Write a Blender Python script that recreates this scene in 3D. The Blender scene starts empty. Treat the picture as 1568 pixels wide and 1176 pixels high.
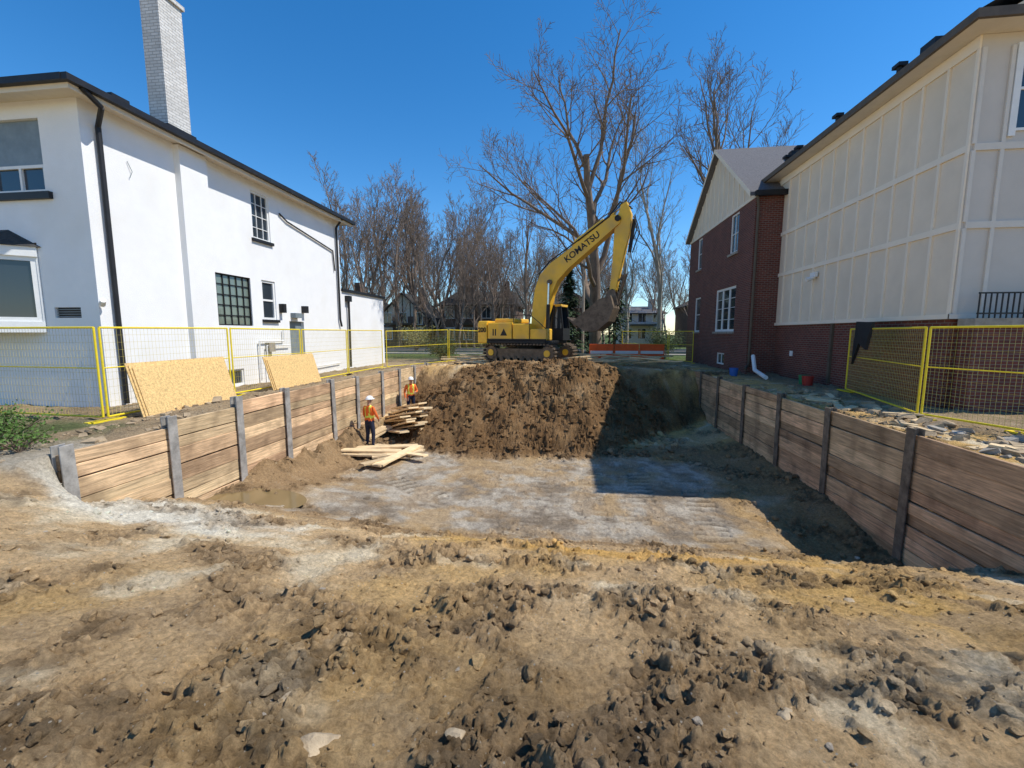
import bpy, math, random, bmesh
import numpy as np
from mathutils import Vector, Matrix
rad=math.radians
scene=bpy.context.scene; COL=bpy.context.collection

# ---------------------------------------------------------------- materials
def newmat(name):
    m=bpy.data.materials.new(name); m.use_nodes=True
    nt=m.node_tree; b=nt.nodes['Principled BSDF']; return m,nt,b
def mat(name,base,rough=.75,vary=.18,scale=4,bump=.15,bscale=60,attr=False,metal=0,stretch=(1,1,1),spec=.3,dirt=None,dscale=1.2):
    m,nt,b=newmat(name); N=nt.nodes; L=nt.links
    tc=N.new('ShaderNodeTexCoord'); mp=N.new('ShaderNodeMapping'); mp.inputs['Scale'].default_value=stretch
    L.new(tc.outputs['Object'],mp.inputs[0])
    n=N.new('ShaderNodeTexNoise'); n.inputs['Scale'].default_value=scale; n.inputs['Detail'].default_value=6; n.inputs['Roughness'].default_value=.65
    L.new(mp.outputs[0],n.inputs['Vector'])
    r=N.new('ShaderNodeValToRGB'); r.color_ramp.elements[0].position=.3; r.color_ramp.elements[1].position=.7
    r.color_ramp.elements[0].color=[c*(1-vary) for c in base]+[1]; r.color_ramp.elements[1].color=[min(1,c*(1+vary)) for c in base]+[1]
    L.new(n.outputs[0],r.inputs[0]); out=r.outputs[0]
    if dirt:
        n3=N.new('ShaderNodeTexNoise'); n3.inputs['Scale'].default_value=dscale; n3.inputs['Detail'].default_value=8; L.new(tc.outputs['Object'],n3.inputs['Vector'])
        r3=N.new('ShaderNodeValToRGB'); r3.color_ramp.elements[0].position=.48; r3.color_ramp.elements[0].color=(0,0,0,1); r3.color_ramp.elements[1].position=.72; r3.color_ramp.elements[1].color=(.8,.8,.8,1); L.new(n3.outputs[0],r3.inputs[0])
        mx=N.new('ShaderNodeMixRGB'); L.new(r3.outputs[0],mx.inputs[0]); L.new(out,mx.inputs[1]); mx.inputs[2].default_value=(*dirt,1); out=mx.outputs[0]
    if attr:
        a=N.new('ShaderNodeAttribute'); a.attribute_name='col'
        mx=N.new('ShaderNodeMixRGB'); mx.blend_type='MULTIPLY'; mx.inputs[0].default_value=1
        L.new(out,mx.inputs[1]); L.new(a.outputs['Color'],mx.inputs[2]); out=mx.outputs[0]
    L.new(out,b.inputs['Base Color']); b.inputs['Roughness'].default_value=rough; b.inputs['Metallic'].default_value=metal
    b.inputs['Specular IOR Level'].default_value=spec
    if bump:
        n2=N.new('ShaderNodeTexNoise'); n2.inputs['Scale'].default_value=bscale; n2.inputs['Detail'].default_value=5; L.new(mp.outputs[0],n2.inputs['Vector'])
        bp=N.new('ShaderNodeBump'); bp.inputs['Strength'].default_value=bump; bp.inputs['Distance'].default_value=.02
        L.new(n2.outputs[0],bp.inputs['Height']); L.new(bp.outputs[0],b.inputs['Normal'])
    return m
def brickmat(name,c1,c2,mortar,bw=.2,rh=.07,ms=.008):
    m,nt,b=newmat(name); N=nt.nodes; L=nt.links
    tc=N.new('ShaderNodeTexCoord'); s=N.new('ShaderNodeSeparateXYZ'); L.new(tc.outputs['Object'],s.inputs[0])
    a=N.new('ShaderNodeMath'); a.operation='ADD'; L.new(s.outputs[0],a.inputs[0]); L.new(s.outputs[1],a.inputs[1])
    c=N.new('ShaderNodeCombineXYZ'); L.new(a.outputs[0],c.inputs[0]); L.new(s.outputs[2],c.inputs[1])
    k=N.new('ShaderNodeTexBrick'); k.inputs['Scale'].default_value=1; k.inputs['Brick Width'].default_value=bw; k.inputs['Row Height'].default_value=rh
    k.inputs['Mortar Size'].default_value=ms; k.inputs['Color1'].default_value=(*c1,1); k.inputs['Color2'].default_value=(*c2,1); k.inputs['Mortar'].default_value=(*mortar,1)
    L.new(c.outputs[0],k.inputs['Vector'])
    n=N.new('ShaderNodeTexNoise'); n.inputs['Scale'].default_value=1.5; n.inputs['Detail'].default_value=6; L.new(tc.outputs['Object'],n.inputs['Vector'])
    r=N.new('ShaderNodeValToRGB'); r.color_ramp.elements[0].color=(.6,.6,.6,1); r.color_ramp.elements[1].color=(1.15,1.15,1.15,1); L.new(n.outputs[0],r.inputs[0])
    mx=N.new('ShaderNodeMixRGB'); mx.blend_type='MULTIPLY'; mx.inputs[0].default_value=1; L.new(k.outputs[0],mx.inputs[1]); L.new(r.outputs[0],mx.inputs[2])
    L.new(mx.outputs[0],b.inputs['Base Color']); b.inputs['Roughness'].default_value=.85
    bp=N.new('ShaderNodeBump'); bp.inputs['Strength'].default_value=.5; bp.inputs['Distance'].default_value=.01; bp.invert=True
    L.new(k.outputs['Fac'],bp.inputs['Height']); L.new(bp.outputs[0],b.inputs['Normal'])
    return m
def glassmat(name,c=(.03,.04,.05)):
    m,nt,b=newmat(name); b.inputs['Base Color'].default_value=(*c,1); b.inputs['Roughness'].default_value=.06; b.inputs['Specular IOR Level'].default_value=.8
    N=nt.nodes;L=nt.links; n=N.new('ShaderNodeTexNoise'); n.inputs['Scale'].default_value=2.5
    tc=N.new('ShaderNodeTexCoord'); L.new(tc.outputs['Object'],n.inputs['Vector']); bp=N.new('ShaderNodeBump'); bp.inputs['Strength'].default_value=.06; L.new(n.outputs[0],bp.inputs['Height']); L.new(bp.outputs[0],b.inputs['Normal'])
    return m
m_stucco=mat('white_stucco',(.82,.82,.815),.9,.03,2,.3,45,dirt=(.75,.735,.70),dscale=.6)
m_white=mat('white_trim',(.78,.78,.76),.6,.05)
m_soffit=mat('soffit',(.70,.64,.54),.7,.06)
m_black=mat('black_metal',(.018,.018,.02),.45,.3)
m_shingle=mat('grey_shingle',(.13,.125,.13),.9,.45,18,.6,30,stretch=(1,1,4))
m_dshingle=mat('dark_shingle',(.05,.048,.045),.9,.35,18,.6,30)
m_beige=mat('beige_panel',(.78,.66,.51),.8,.05,1.5,.15,60,dirt=(.71,.60,.46),dscale=.8)
m_beigetrim=mat('beige_batten',(.86,.75,.60),.7,.04,2,.1)
m_browntrim=mat('brown_eave',(.11,.085,.06),.6,.2)
m_brick=brickmat('red_brick',(.20,.05,.03),(.12,.032,.022),(.2,.16,.13))
m_brick2=brickmat('brown_brick',(.17,.09,.06),(.11,.06,.045),(.25,.2,.16))
m_wbrick=brickmat('painted_brick',(.76,.74,.70),(.62,.60,.56),(.42,.40,.37))
m_glass=glassmat('window_glass'); m_glassb=glassmat('glass_block',(.16,.2,.17))
m_greypane=mat('grey_pane',(.2,.24,.26),.35,.15)
m_wood=mat('timber',(.68,.50,.32),.85,.45,3.0,.5,10,attr=True,stretch=(6,.6,11),dirt=(.27,.19,.12),dscale=1.9)
m_ply=mat('osb_board',(.70,.47,.20),.8,.4,30,.4,60)
m_lumber=mat('new_lumber',(.74,.57,.35),.75,.2,5,.2,30,attr=True)
m_steel=mat('galvanised_pile',(.38,.36,.33),.6,.4,5,.3,20,metal=.3)
m_rust=mat('rusty_pile',(.19,.15,.11),.75,.5,6,.4,20,metal=.2)
m_yel=mat('yellow_fence_paint',(.80,.62,.03),.5,.12,8,.1)
m_wire=mat('fence_wire',(.55,.46,.12),.5,.1,8,0)
m_cat=mat('yellow_machine_paint',(.86,.48,.03),.42,.12,3,.08,30,dirt=(.48,.29,.08),dscale=1.5,spec=.5)
m_dirtysteel=mat('dirty_steel',(.16,.12,.085),.7,.4,6,.4,20,metal=.3)
m_rubber=mat('black_rubber',(.02,.02,.02),.6,.3)
m_chrome=mat('cylinder_rod',(.6,.6,.6),.2,.05,4,0,metal=1)
m_bark=mat('bark',(.20,.145,.105),.9,.4,6,.5,25,stretch=(1,1,.3))
m_barkp=mat('pale_bark',(.36,.30,.23),.9,.3,6,.3,25,stretch=(1,1,.3))
m_barkd=mat('distant_bark',(.23,.17,.13),.9,.3,1,0)
m_leaf=mat('spring_leaf',(.10,.17,.035),.7,.5,8,0)
m_needle=mat('needle',(.035,.06,.022),.8,.5,6,0)
m_orange=mat('orange_plastic',(.85,.12,.02),.5,.12)
m_conc=mat('concrete',(.33,.295,.245),.9,.3,5,.3)
m_rub=mat('earthy_rubble',(.36,.27,.17),.95,.35,5,.5)
m_asph=mat('asphalt',(.055,.055,.058),.9,.25,6,.3,60)

# ---------------------------------------------------------------- builder
class MB:
    def __init__(s): s.v=[];s.f=[];s.mi=[];s.mats=[];s.c=[];s.col=(1,1,1,1)
    def m(s,mt):
        if mt not in s.mats: s.mats.append(mt)
        return s.mats.index(mt)
    def add(s,vs,fs,mt,M=None):
        o=len(s.v); i=s.m(mt)
        for p in vs:
            if M is not None: p=M@Vector(p)
            s.v.append(tuple(p)); s.c.append(s.col)
        for f in fs: s.f.append([o+k for k in f]); s.mi.append(i)
    def box(s,x0,x1,y0,y1,z0,z1,mt,M=None):
        vs=[(x,y,z) for z in(z0,z1) for y in(y0,y1) for x in(x0,x1)]
        s.add(vs,[(0,2,3,1),(4,5,7,6),(0,1,5,4),(2,6,7,3),(0,4,6,2),(1,3,7,5)],mt,M)
    def tube(s,p0,p1,r0,r1,n,mt,M=None,caps=True):
        p0=Vector(p0);p1=Vector(p1);d=(p1-p0).normalized()
        a=d.orthogonal().normalized(); b=d.cross(a)
        vs=[]
        for p,r in((p0,r0),(p1,r1)):
            for k in range(n):
                t=2*math.pi*k/n; vs.append(p+a*(r*math.cos(t))+b*(r*math.sin(t)))
        fs=[(k,(k+1)%n,n+(k+1)%n,n+k) for k in range(n)]
        if caps: fs+= [tuple(range(n))[::-1],tuple(range(n,2*n))]
        s.add(vs,fs,mt,M)
    def path(s,pts,r,n,mt,M=None):
        for a,b in zip(pts[:-1],pts[1:]): s.tube(a,b,r,r,n,mt,M)
    def prism(s,poly,y0,y1,mt,M=None):
        n=len(poly); vs=[(x,y0,z) for x,z in poly]+[(x,y1,z) for x,z in poly]
        fs=[tuple(range(n)),tuple(range(n,2*n))[::-1]]+[(k,n+k,n+(k+1)%n,(k+1)%n) for k in range(n)]
        s.add(vs,fs,mt,M)
    def quad(s,a,b,c,d,mt): s.add([a,b,c,d],[(0,1,2,3)],mt)
    def build(s,name,parent=None,bevel=0,smooth=False,local=False,seg=2):
        me=bpy.data.meshes.new(name); off=Vector((0,0,0))
        if parent and not local: off=parent.location
        me.from_pydata([tuple(Vector(p)-off) for p in s.v],[],s.f)
        for mt in s.mats: me.materials.append(mt)
        me.polygons.foreach_set('material_index',s.mi)
        a=me.color_attributes.new('col','FLOAT_COLOR','POINT'); a.data.foreach_set('color',np.array(s.c,dtype=np.float32).ravel())
        if smooth: me.polygons.foreach_set('use_smooth',[True]*len(s.f))
        me.update()
        ob=bpy.data.objects.new(name,me); COL.objects.link(ob)
        if parent: ob.parent=parent
        if bevel:
            bm=ob.modifiers.new('b','BEVEL'); bm.width=bevel; bm.segments=seg; bm.limit_method='ANGLE'; bm.angle_limit=rad(35)
        return ob
def empty(name,loc=(0,0,0),rz=0,parent=None):
    e=bpy.data.objects.new(name,None); e.location=loc; e.rotation_euler=(0,0,rz); COL.objects.link(e); e.empty_display_size=.3
    if parent: e.parent=parent
    return e

# ---------------------------------------------------------------- noise
def perlin(x,y,seed=0):
    xi=np.floor(x).astype(np.int64); yi=np.floor(y).astype(np.int64); xf=x-xi; yf=y-yi
    def g(ix,iy,dx,dy):
        h=(ix*374761393+iy*668265263+seed*144269504)&0xffffffff
        h=((h^(h>>13))*1274126177)&0xffffffff; h=h^(h>>16)
        a=h.astype(np.float64)/4294967296*2*np.pi
        return np.cos(a)*dx+np.sin(a)*dy
    u=xf*xf*xf*(xf*(xf*6-15)+10); v=yf*yf*yf*(yf*(yf*6-15)+10)
    n00=g(xi,yi,xf,yf);n10=g(xi+1,yi,xf-1,yf);n01=g(xi,yi+1,xf,yf-1);n11=g(xi+1,yi+1,xf-1,yf-1)
    return ((n00*(1-u)+n10*u)*(1-v)+(n01*(1-u)+n11*u)*v)*1.4
def fbm(x,y,sc,oct=4,seed=0,gain=.5):
    o=0;a=1;t=0
    for i in range(oct):
        o=o+a*perlin(x/sc+7.3*i,y/sc-3.1*i,seed+i); t+=a; a*=gain; sc*=.5
    return o/t
def worley(x,y,sc,seed=0):
    x=x/sc;y=y/sc; xi=np.floor(x).astype(np.int64); yi=np.floor(y).astype(np.int64)
    best=np.full(x.shape,9.); sec=np.full(x.shape,9.); rr=np.zeros(x.shape)
    for dx in(-1,0,1):
        for dy in(-1,0,1):
            cx=xi+dx;cy=yi+dy
            h=(cx*374761393+cy*668265263+seed*144269504)&0xffffffff
            h=((h^(h>>13))*1274126177)&0xffffffff; h=h^(h>>16)
            px=cx+(h&0xffff)/65536.; py=cy+((h>>16)&0xffff)/65536.
            d=np.hypot(x-px,y-py); k=d<best; sec=np.where(k,best,np.minimum(sec,d)); best=np.where(k,d,best); rr=np.where(k,(h%1000)/1000.,rr)
    return best,sec,rr
def sst(a,b,x):
    t=np.clip((x-a)/(b-a),0,1); return t*t*(3-2*t)

# ---------------------------------------------------------------- terrain
PUD=(-5.9,6.85,.78,.42); PZ=-1.44
STR=[(-4.2,7.6,-4.7,11.6,.62),(-3.3,6.9,-3.75,12.1,.64),(-2.4,6.8,-2.95,12.3,.62),(-1.6,6.7,-1.7,12.4,.66),(-.75,6.8,-.6,12.2,.62),(.3,6.9,.85,12.0,.62),(1.4,7.0,1.8,11.8,.6),(2.4,7.2,3.2,11.0,.6),(-4.8,9.9,-2.4,8.6,.6)]
def terrain(x,y):
    base=np.interp(y,[-8,0,1.4,3,5,6.1,7.0,8.5,60],[.08,.04,0,-.36,-1.02,-1.5,-1.88,-1.98,-2.0])
    lf=1-.24*sst(2,6.4,-x)*(1-sst(7.5,10,y)*.85)
    floor=base*lf
    wob=fbm(x,y,1.0,4,3)
    bw=sst(7.4,8.8,y)*np.exp(-((x+6.6)/(.36+.2*wob))**2)
    floor=floor+bw*(.50+.35*wob)
    floor=floor+sst(5.8,7.2,y)*.22*np.exp(-((x-5.3)/.5)**2)
    floor=floor-.35*sst(5.6,6.6,y)*(1-sst(7.2,9,y))*sst(3.4,4.6,x)
    n1=fbm(x,y,1.5,4,11); n2=fbm(x,y,.45,4,21)
    y0=np.interp(x,[-6.7,-6.1,-5.7,-5.0,-4.2,-3.3,-2,.7,1.6,2.6,4.7,5.4],[17.4,15.6,13.9,12.9,12.3,11.9,11.9,12.2,13.2,14.8,16.8,17.3])+n1*.8
    zc=np.interp(x,[-6.7,-5.8,-5.0,-4.3,-3.4,-2.5,-1.3,0,1.2,3,5.4],[-.35,-.75,-.5,-.1,.24,.42,.40,.50,.42,.30,.05])+n1*.28
    rise=floor+(y-y0)*(.51+.10*n2)
    k=.45; a=rise; b=zc; h=np.clip(.5+.5*(b-a)/k,0,1); mnd=b*(1-h)+a*h-k*h*(1-h)
    mm=sst(-.2,.35,y-y0)
    pit=floor*(1-mm)+np.maximum(mnd,floor)*mm
    lump=mm*(1-sst(17.5,19.5,y))
    pad=.26*np.exp(-((x+1.7)/4.0)**2)*(1-sst(22.5,26,y))
    bk=sst(17.6,19.2,y); pit=pit*(1-bk)+pad*bk
    gr=.03*fbm(x,y,2.5,3,5)
    gr=gr+.12*np.exp(-((x+7.2)/.6)**2)*sst(6.5,8,y)*(1-sst(19,22,y))
    gr=gr*np.where(y>26,.4,1)
    wl=np.interp(y,[2.5,4.2,4.72],[3.0,1.6,.06]); ml=np.clip((x+6.72)/wl,0,1)
    wr=np.interp(y,[2.2,3.2,4.0],[2.5,1.0,.06]); mr=np.clip((5.42-x)/wr,0,1)
    my=1-sst(25,26,y)
    m=ml*mr*my
    m=np.where((y<-2),sst(-12,-2,y)*m,m)
    z=gr*(1-m)+pit*m
    q=((x-PUD[0])/PUD[2])**2+((y-PUD[1])/PUD[3])**2+1.3*fbm(x,y,.5,4,9)
    pw=(1-sst(.6,1.6,q))*(x>-6.66)
    z=z*(1-pw)+(PZ-.03)*pw
    mud=sst(6.5,7.2,y+n2*.9+n1*.9)*(1-sst(11.8,12.6,y+n1*.9))*sst(-5.6,-4.7,x+n1*1.1)*(1-sst(3.0,4.6,x+n1*1.4))*m*(1-mm)
    D=dict(m=m,mm=mm,lump=lump,mud=mud,pw=pw,n1=n1,n2=n2)
    zone=sst(-.08,.28,fbm(x,y,.95,5,31)+.14*np.exp(-((x+.2)/1.6)**2-((y-2.2)/1.2)**2)+.3*bw)
    zone=zone*(1-.9*mud)*(1-pw)
    fade=np.clip(1-np.abs(x)/40,0,1)*(1-sst(26,34,y)); det=fade*(m*.25+.75)*(1-pw)
    wx=x+.05*fbm(x,y,.11,3,91); wy=y+.05*fbm(x,y,.11,3,95)
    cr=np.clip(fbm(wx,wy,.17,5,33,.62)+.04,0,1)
    f1,f2,r1=worley(wx,wy,.15,1); sl=np.clip((f2-f1)*2.2,0,1)**.6*np.clip((r1-.35)/.65,0,1)
    f3,f4,r2=worley(wx*1.1,wy,.06,2); s2=np.clip((f4-f3)*2.2,0,1)**.6*np.clip((r2-.4)/.6,0,1)
    z=z+.07*n2*(.45+.55*zone)*(1-.5*mud)*det
    z=z+det*zone*(.20*cr+.05*sl+.024*s2)+det*(1-zone)*(1-.7*mud)*(.016*s2+.065*cr)
    z=z+det*(.020+.016*zone)*fbm(x,y,.045,3,51,.65)*(1-.6*mud)
    gul=fbm(x+.25*n2,y*.6,.8,4,41)
    z=z+lump*(.20*gul+.11*cr+.06*sl*sst(-.1,.3,n1)+.022*s2)
    z=z+mud*(.03*np.abs(fbm(x,y,.3,3,45)))
    tr=np.zeros_like(z); cl=np.zeros_like(z)
    cover=sst(-.02,.22,fbm(x,y,.7,4,77))        # loose soil spilled over the prints
    for (ax,ay,bx_,by,w) in STR:
        L=math.hypot(bx_-ax,by-ay); ux,uy=(bx_-ax)/L,(by-ay)/L
        s=(x-ax)*ux+(y-ay)*uy; t=-(x-ax)*uy+(y-ay)*ux+.10*np.sin(s*1.1+ax*3)
        e=(1-sst(w/2-.05+.1*n2,w/2+.02+.1*n2,np.abs(t)))*sst(0,.2,s)*(1-sst(L-.2,L,s))*sst(-.36,-.12,fbm(x,y,.9,4,int(w*100+abs(ax)*10)))
        c=sst(-.25,.2,np.sin(6.283*((s+t*(.22 if ax>0 else -.12))/.25)+1.2*n1)+.55*n2)
        cl=cl*(1-e)+c*e; tr=np.maximum(tr*.7,e)
    tr=tr*mud*(1-.8*cover); z=z+tr*(-.08+.085*cl)+mud*cover*.05*cr
    D.update(zone=zone,tr=tr,cl=cl,cr=cr,sl=sl,bw=bw,cover=cover)
    ru=np.exp(-((x-1.9-.25*y+.15*np.sin(y*2))/.12)**2)+np.exp(-((x+1.5+.2*y)/.1)**2)
    z=z-.04*ru*m*(1-mud)*(1-sst(5,6.5,y))
    return z,D
def seq(pairs):
    out=[]
    for a,b,s in pairs:
        n=max(1,int(round(abs(b-a)/s))); out+=list(np.linspace(a,b,n,endpoint=False))
    return out
xs=[-400,-250,-150,-100,-70,-50,-36,-28,-22,-18]+seq([(-15,-8,.12),(-8,-6.72,.035)])+[-6.72,-6.66]+seq([(-6.62,-2.3,.024),(-2.3,2.3,.0115),(2.3,5.36,.024)])+[5.36,5.42]+seq([(5.46,8,.045),(8,15,.14)])+[15,18,22,28,36,50,70,100,150,250,400]
ys=[-60,-30,-18,-10,-6,-4,-2.5,-1.4,-.6,0,.4,.7]+seq([(.9,2.2,.0115),(2.2,4,.0175),(4,6.5,.024),(6.5,12,.026),(12,18.5,.045),(18.5,26,.12),(26,40,.5)])+[40,45,52,60,75,100,140,200,300,450]
xs=np.array(sorted(set(np.round(xs,5))));ys=np.array(sorted(set(np.round(ys,5))))
X,Y=np.meshgrid(xs,ys); Z,D=terrain(X,Y)
nx,ny=len(xs),len(ys)
co=np.stack([X,Y,Z],-1).reshape(-1,3)
i=np.arange(nx*ny).reshape(ny,nx); q=np.stack([i[:-1,:-1],i[:-1,1:],i[1:,1:],i[1:,:-1]],-1).reshape(-1,4)
me=bpy.data.meshes.new('ground'); me.vertices.add(len(co)); me.vertices.foreach_set('co',co.ravel())
me.loops.add(q.size); me.loops.foreach_set('vertex_index',q.ravel().astype(np.int32)); me.polygons.add(len(q))
me.polygons.foreach_set('loop_start',np.arange(0,q.size,4,dtype=np.int32)); me.polygons.foreach_set('loop_total',np.full(len(q),4,dtype=np.int32))
me.update(calc_edges=True); me.polygons.foreach_set('use_smooth',np.ones(len(q),dtype=bool))
def C(*c): return np.array(c)
def mix(a,b,t): return a*(1-t[...,None])+b*t[...,None]
def groundcol(X,Y,D):
    v=fbm(X,Y,.9,5,61); v2=fbm(X,Y,3,3,71); v3=fbm(X,Y,.25,3,81)
    col=np.broadcast_to(C(.60,.415,.22),X.shape+(3,)).copy()
    col=mix(col,C(.62,.39,.135),sst(.0,.45,v2+.3*sst(0,3,X)))
    col=mix(col,C(.43,.305,.175),sst(.05,.4,-v)*.8)
    col=mix(col,C(.78,.655,.45),sst(.06,.42,v+.22*np.exp(-((X+4.5)/2.4)**2-((Y-4.5)/1.8)**2))*.85)
    col=mix(col,C(.80,.74,.60),sst(.18,.55,np.exp(-((X+6.2)/2.6)**2-((Y-4.8)/.7)**2)+v*.5)*.95)
    col=mix(col,C(.34,.225,.12),D['zone']*.55)
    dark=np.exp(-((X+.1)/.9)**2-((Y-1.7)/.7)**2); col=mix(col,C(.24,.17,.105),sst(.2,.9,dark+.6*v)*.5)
    damp=sst(5.6,6.6,Y+v*.6)*(1-sst(13.2,14.5,Y))*D['m']; col=mix(col,C(.27,.175,.09),damp*.85*(1-D['mud']))
    oc=np.exp(-((X-1.0)/2.6)**2-((Y-5.0)/.5)**2); col=mix(col,C(.66,.38,.10),sst(.35,.9,oc+v*.5)*.75)
    mud=mix(np.broadcast_to(C(.24,.19,.135),X.shape+(3,)),C(.46,.405,.325),sst(-.35,.25,v+.3*v3))
    mud=mix(mud,C(.43,.29,.14),sst(.0,.35,v2+.7*fbm(X,Y,.6,4,99))*.75)
    mud=mix(mud,C(.50,.44,.35),D['tr']*D['cl']*.5)  # print ridges lightened in the colour, in place of relief shading
    mud=mix(mud,C(.10,.075,.052),D['tr']*(1-D['cl'])*.78)  # grooves darkened in the colour; the side sun casts no shade in them
    mud=mix(mud,C(.34,.235,.13),D['cover']*.55)
    col=mix(col,mud,D['mud'])
    col=mix(col,C(.165,.093,.04),D['lump']*(1-.15*sst(-.2,.3,v)))
    col=mix(col,C(.27,.165,.075),D['lump']*sst(.1,.5,v)*.6)
    col=mix(col,C(.12,.095,.05),D['pw'])
    col*= (1+.2*v3)[...,None]
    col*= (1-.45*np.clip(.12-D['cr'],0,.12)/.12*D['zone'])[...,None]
    out=(1-D['m']); grass=out*sst(24,28,Y+v*2)
    col=mix(col,C(.25,.195,.13)*(1+.3*v)[...,None],out*.7*(1-sst(2,4,-(Y-6)))*sst(6,7,np.abs(X)))
    col=mix(col,C(.085,.12,.035)*(1+.4*v3)[...,None],grass)
    col=mix(col,C(.11,.13,.05)*(1+.5*v3)[...,None],out*sst(7,8,-X)*(1-sst(6.2,7,Y))*sst(-.1,.2,v+.1)*sst(-3,3,Y))
    return np.clip(col,0.01,.9)
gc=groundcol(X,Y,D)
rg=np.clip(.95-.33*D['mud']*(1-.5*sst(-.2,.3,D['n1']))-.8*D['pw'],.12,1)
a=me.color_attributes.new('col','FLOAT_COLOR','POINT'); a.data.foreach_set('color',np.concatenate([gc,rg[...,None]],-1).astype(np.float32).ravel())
m,nt,b=newmat('earth'); N=nt.nodes;L=nt.links
at=N.new('ShaderNodeAttribute'); at.attribute_name='col'; tc=N.new('ShaderNodeTexCoord')
n=N.new('ShaderNodeTexNoise'); n.inputs['Scale'].default_value=24; n.inputs['Detail'].default_value=10; n.inputs['Roughness'].default_value=.8; L.new(tc.outputs['Object'],n.inputs['Vector'])
r=N.new('ShaderNodeValToRGB'); r.color_ramp.elements[0].position=.32; r.color_ramp.elements[1].position=.68; r.color_ramp.elements[0].color=(.52,.50,.47,1); r.color_ramp.elements[1].color=(1.48,1.48,1.48,1); L.new(n.outputs[0],r.inputs[0])
mx=N.new('ShaderNodeMixRGB'); mx.blend_type='MULTIPLY'; mx.inputs[0].default_value=1; L.new(at.outputs['Color'],mx.inputs[1]); L.new(r.outputs[0],mx.inputs[2])
vo=N.new('ShaderNodeTexVoronoi'); vo.inputs['Scale'].default_value=48; L.new(tc.outputs['Object'],vo.inputs['Vector'])
sp=N.new('ShaderNodeSeparateColor'); L.new(vo.outputs['Color'],sp.inputs[0])
c1=N.new('ShaderNodeMath'); c1.operation='GREATER_THAN'; c1.inputs[1].default_value=.95; L.new(sp.outputs[0],c1.inputs[0])
c2=N.new('ShaderNodeMath'); c2.operation='LESS_THAN'; c2.inputs[1].default_value=.26; L.new(vo.outputs['Distance'],c2.inputs[0])
c3=N.new('ShaderNodeMath'); c3.operation='MULTIPLY'; L.new(c1.outputs[0],c3.inputs[0]); L.new(c2.outputs[0],c3.inputs[1])
mx2=N.new('ShaderNodeMixRGB'); L.new(c3.outputs[0],mx2.inputs[0]); L.new(mx.outputs[0],mx2.inputs[1]); mx2.inputs[2].default_value=(.50,.43,.33,1)
L.new(mx2.outputs[0],b.inputs['Base Color']); L.new(at.outputs['Alpha'],b.inputs['Roughness']); b.inputs['Specular IOR Level'].default_value=.18
n2=N.new('ShaderNodeTexNoise'); n2.inputs['Scale'].default_value=34; n2.inputs['Detail'].default_value=10; n2.inputs['Roughness'].default_value=.82; L.new(tc.outputs['Object'],n2.inputs['Vector'])
bp=N.new('ShaderNodeBump'); bp.inputs['Strength'].default_value=1; bp.inputs['Distance'].default_value=.04; L.new(n2.outputs[0],bp.inputs['Height']); L.new(bp.outputs[0],b.inputs['Normal'])
me.materials.append(m); m_earth=m
g=bpy.data.objects.new('ground',me); COL.objects.link(g)
def gz(x,y): return float(terrain(np.array([[float(x)]]),np.array([[float(y)]]))[0][0,0])

# ---------------------------------------------------------------- clods & stones
bm=bmesh.new(); bmesh.ops.create_icosphere(bm,subdivisions=2,radius=1); ico=np.array([v.co[:] for v in bm.verts]); icf=np.array([[v.index for v in f.verts] for f in bm.faces]); bm.free()
def scatter(name,N_,xr,yr,smin,smax,mtl,seed,colfn,zonew=True,flat=.7,power=2.2):
    rs=np.random.RandomState(seed); M_=N_*8; px=rs.uniform(*xr,M_); t=rs.rand(M_)
    py=yr[0]*(yr[1]/yr[0])**t
    z,D=terrain(px[None],py[None]); z=z[0]
    keep=(rs.rand(M_) < ((.05+.95*D['zone'][0]**2) if zonew else 1)*(1-.93*D['mud'][0])*(1-D['pw'][0])) & (np.abs(px)<1.3*py+1.6) & (D['m'][0]>.5)
    idx=np.where(keep)[0][:N_]; px,py,z=px[idx],py[idx],z[idx]; n=len(idx); D={k:v[:,idx] for k,v in D.items()}
    s=smin+(smax-smin)*rs.rand(n)**power
    s=s*(.6+.1*py)
    V=np.repeat(ico[None],n,0)
    for _ in range(5):
        d=rs.normal(size=(n,1,3)); d/=np.linalg.norm(d,axis=2,keepdims=True); lim=rs.uniform(.35,.8,(n,1)); pr=(V*d).sum(2); ex=np.clip(pr-lim,0,None); V=V-d*ex[...,None]
    V=V*(1+.22*(rs.rand(n,len(ico),1)-.5))*rs.uniform(.6,1.4,(n,1,3))*np.array([1,1,flat])
    an=rs.rand(n)*6.28; ca,sa=np.cos(an),np.sin(an)
    x_=V[...,0]*ca[:,None]-V[...,1]*sa[:,None]; y_=V[...,0]*sa[:,None]+V[...,1]*ca[:,None]; V=np.stack([x_,y_,V[...,2]],-1)
    V=V*s[:,None,None]+np.stack([px,py,z+s*.12],-1)[:,None]
    F=(icf[None]+(np.arange(n)*len(ico))[:,None,None]).reshape(-1,3)
    me=bpy.data.meshes.new(name); me.from_pydata(V.reshape(-1,3).tolist(),[],F.tolist())
    c=colfn(px[None],py[None],D)[0]*rs.uniform(.75,1.3,(n,1)); c=np.concatenate([np.clip(c,0,.8),np.full((n,1),.95)],1)
    a=me.color_attributes.new('col','FLOAT_COLOR','POINT'); a.data.foreach_set('color',np.repeat(c,len(ico),0).astype(np.float32).ravel())
    me.materials.append(mtl); ob=bpy.data.objects.new(name,me); COL.objects.link(ob); return ob
scatter('dirt_clods',5200,(-8,6),(1.0,13),.005,.055,m_earth,1,groundcol,power=3.2)
scatter('dirt_crumbs',7500,(-7,6),(1.0,9),.003,.018,m_earth,11,groundcol,zonew=False,power=2)
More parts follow.
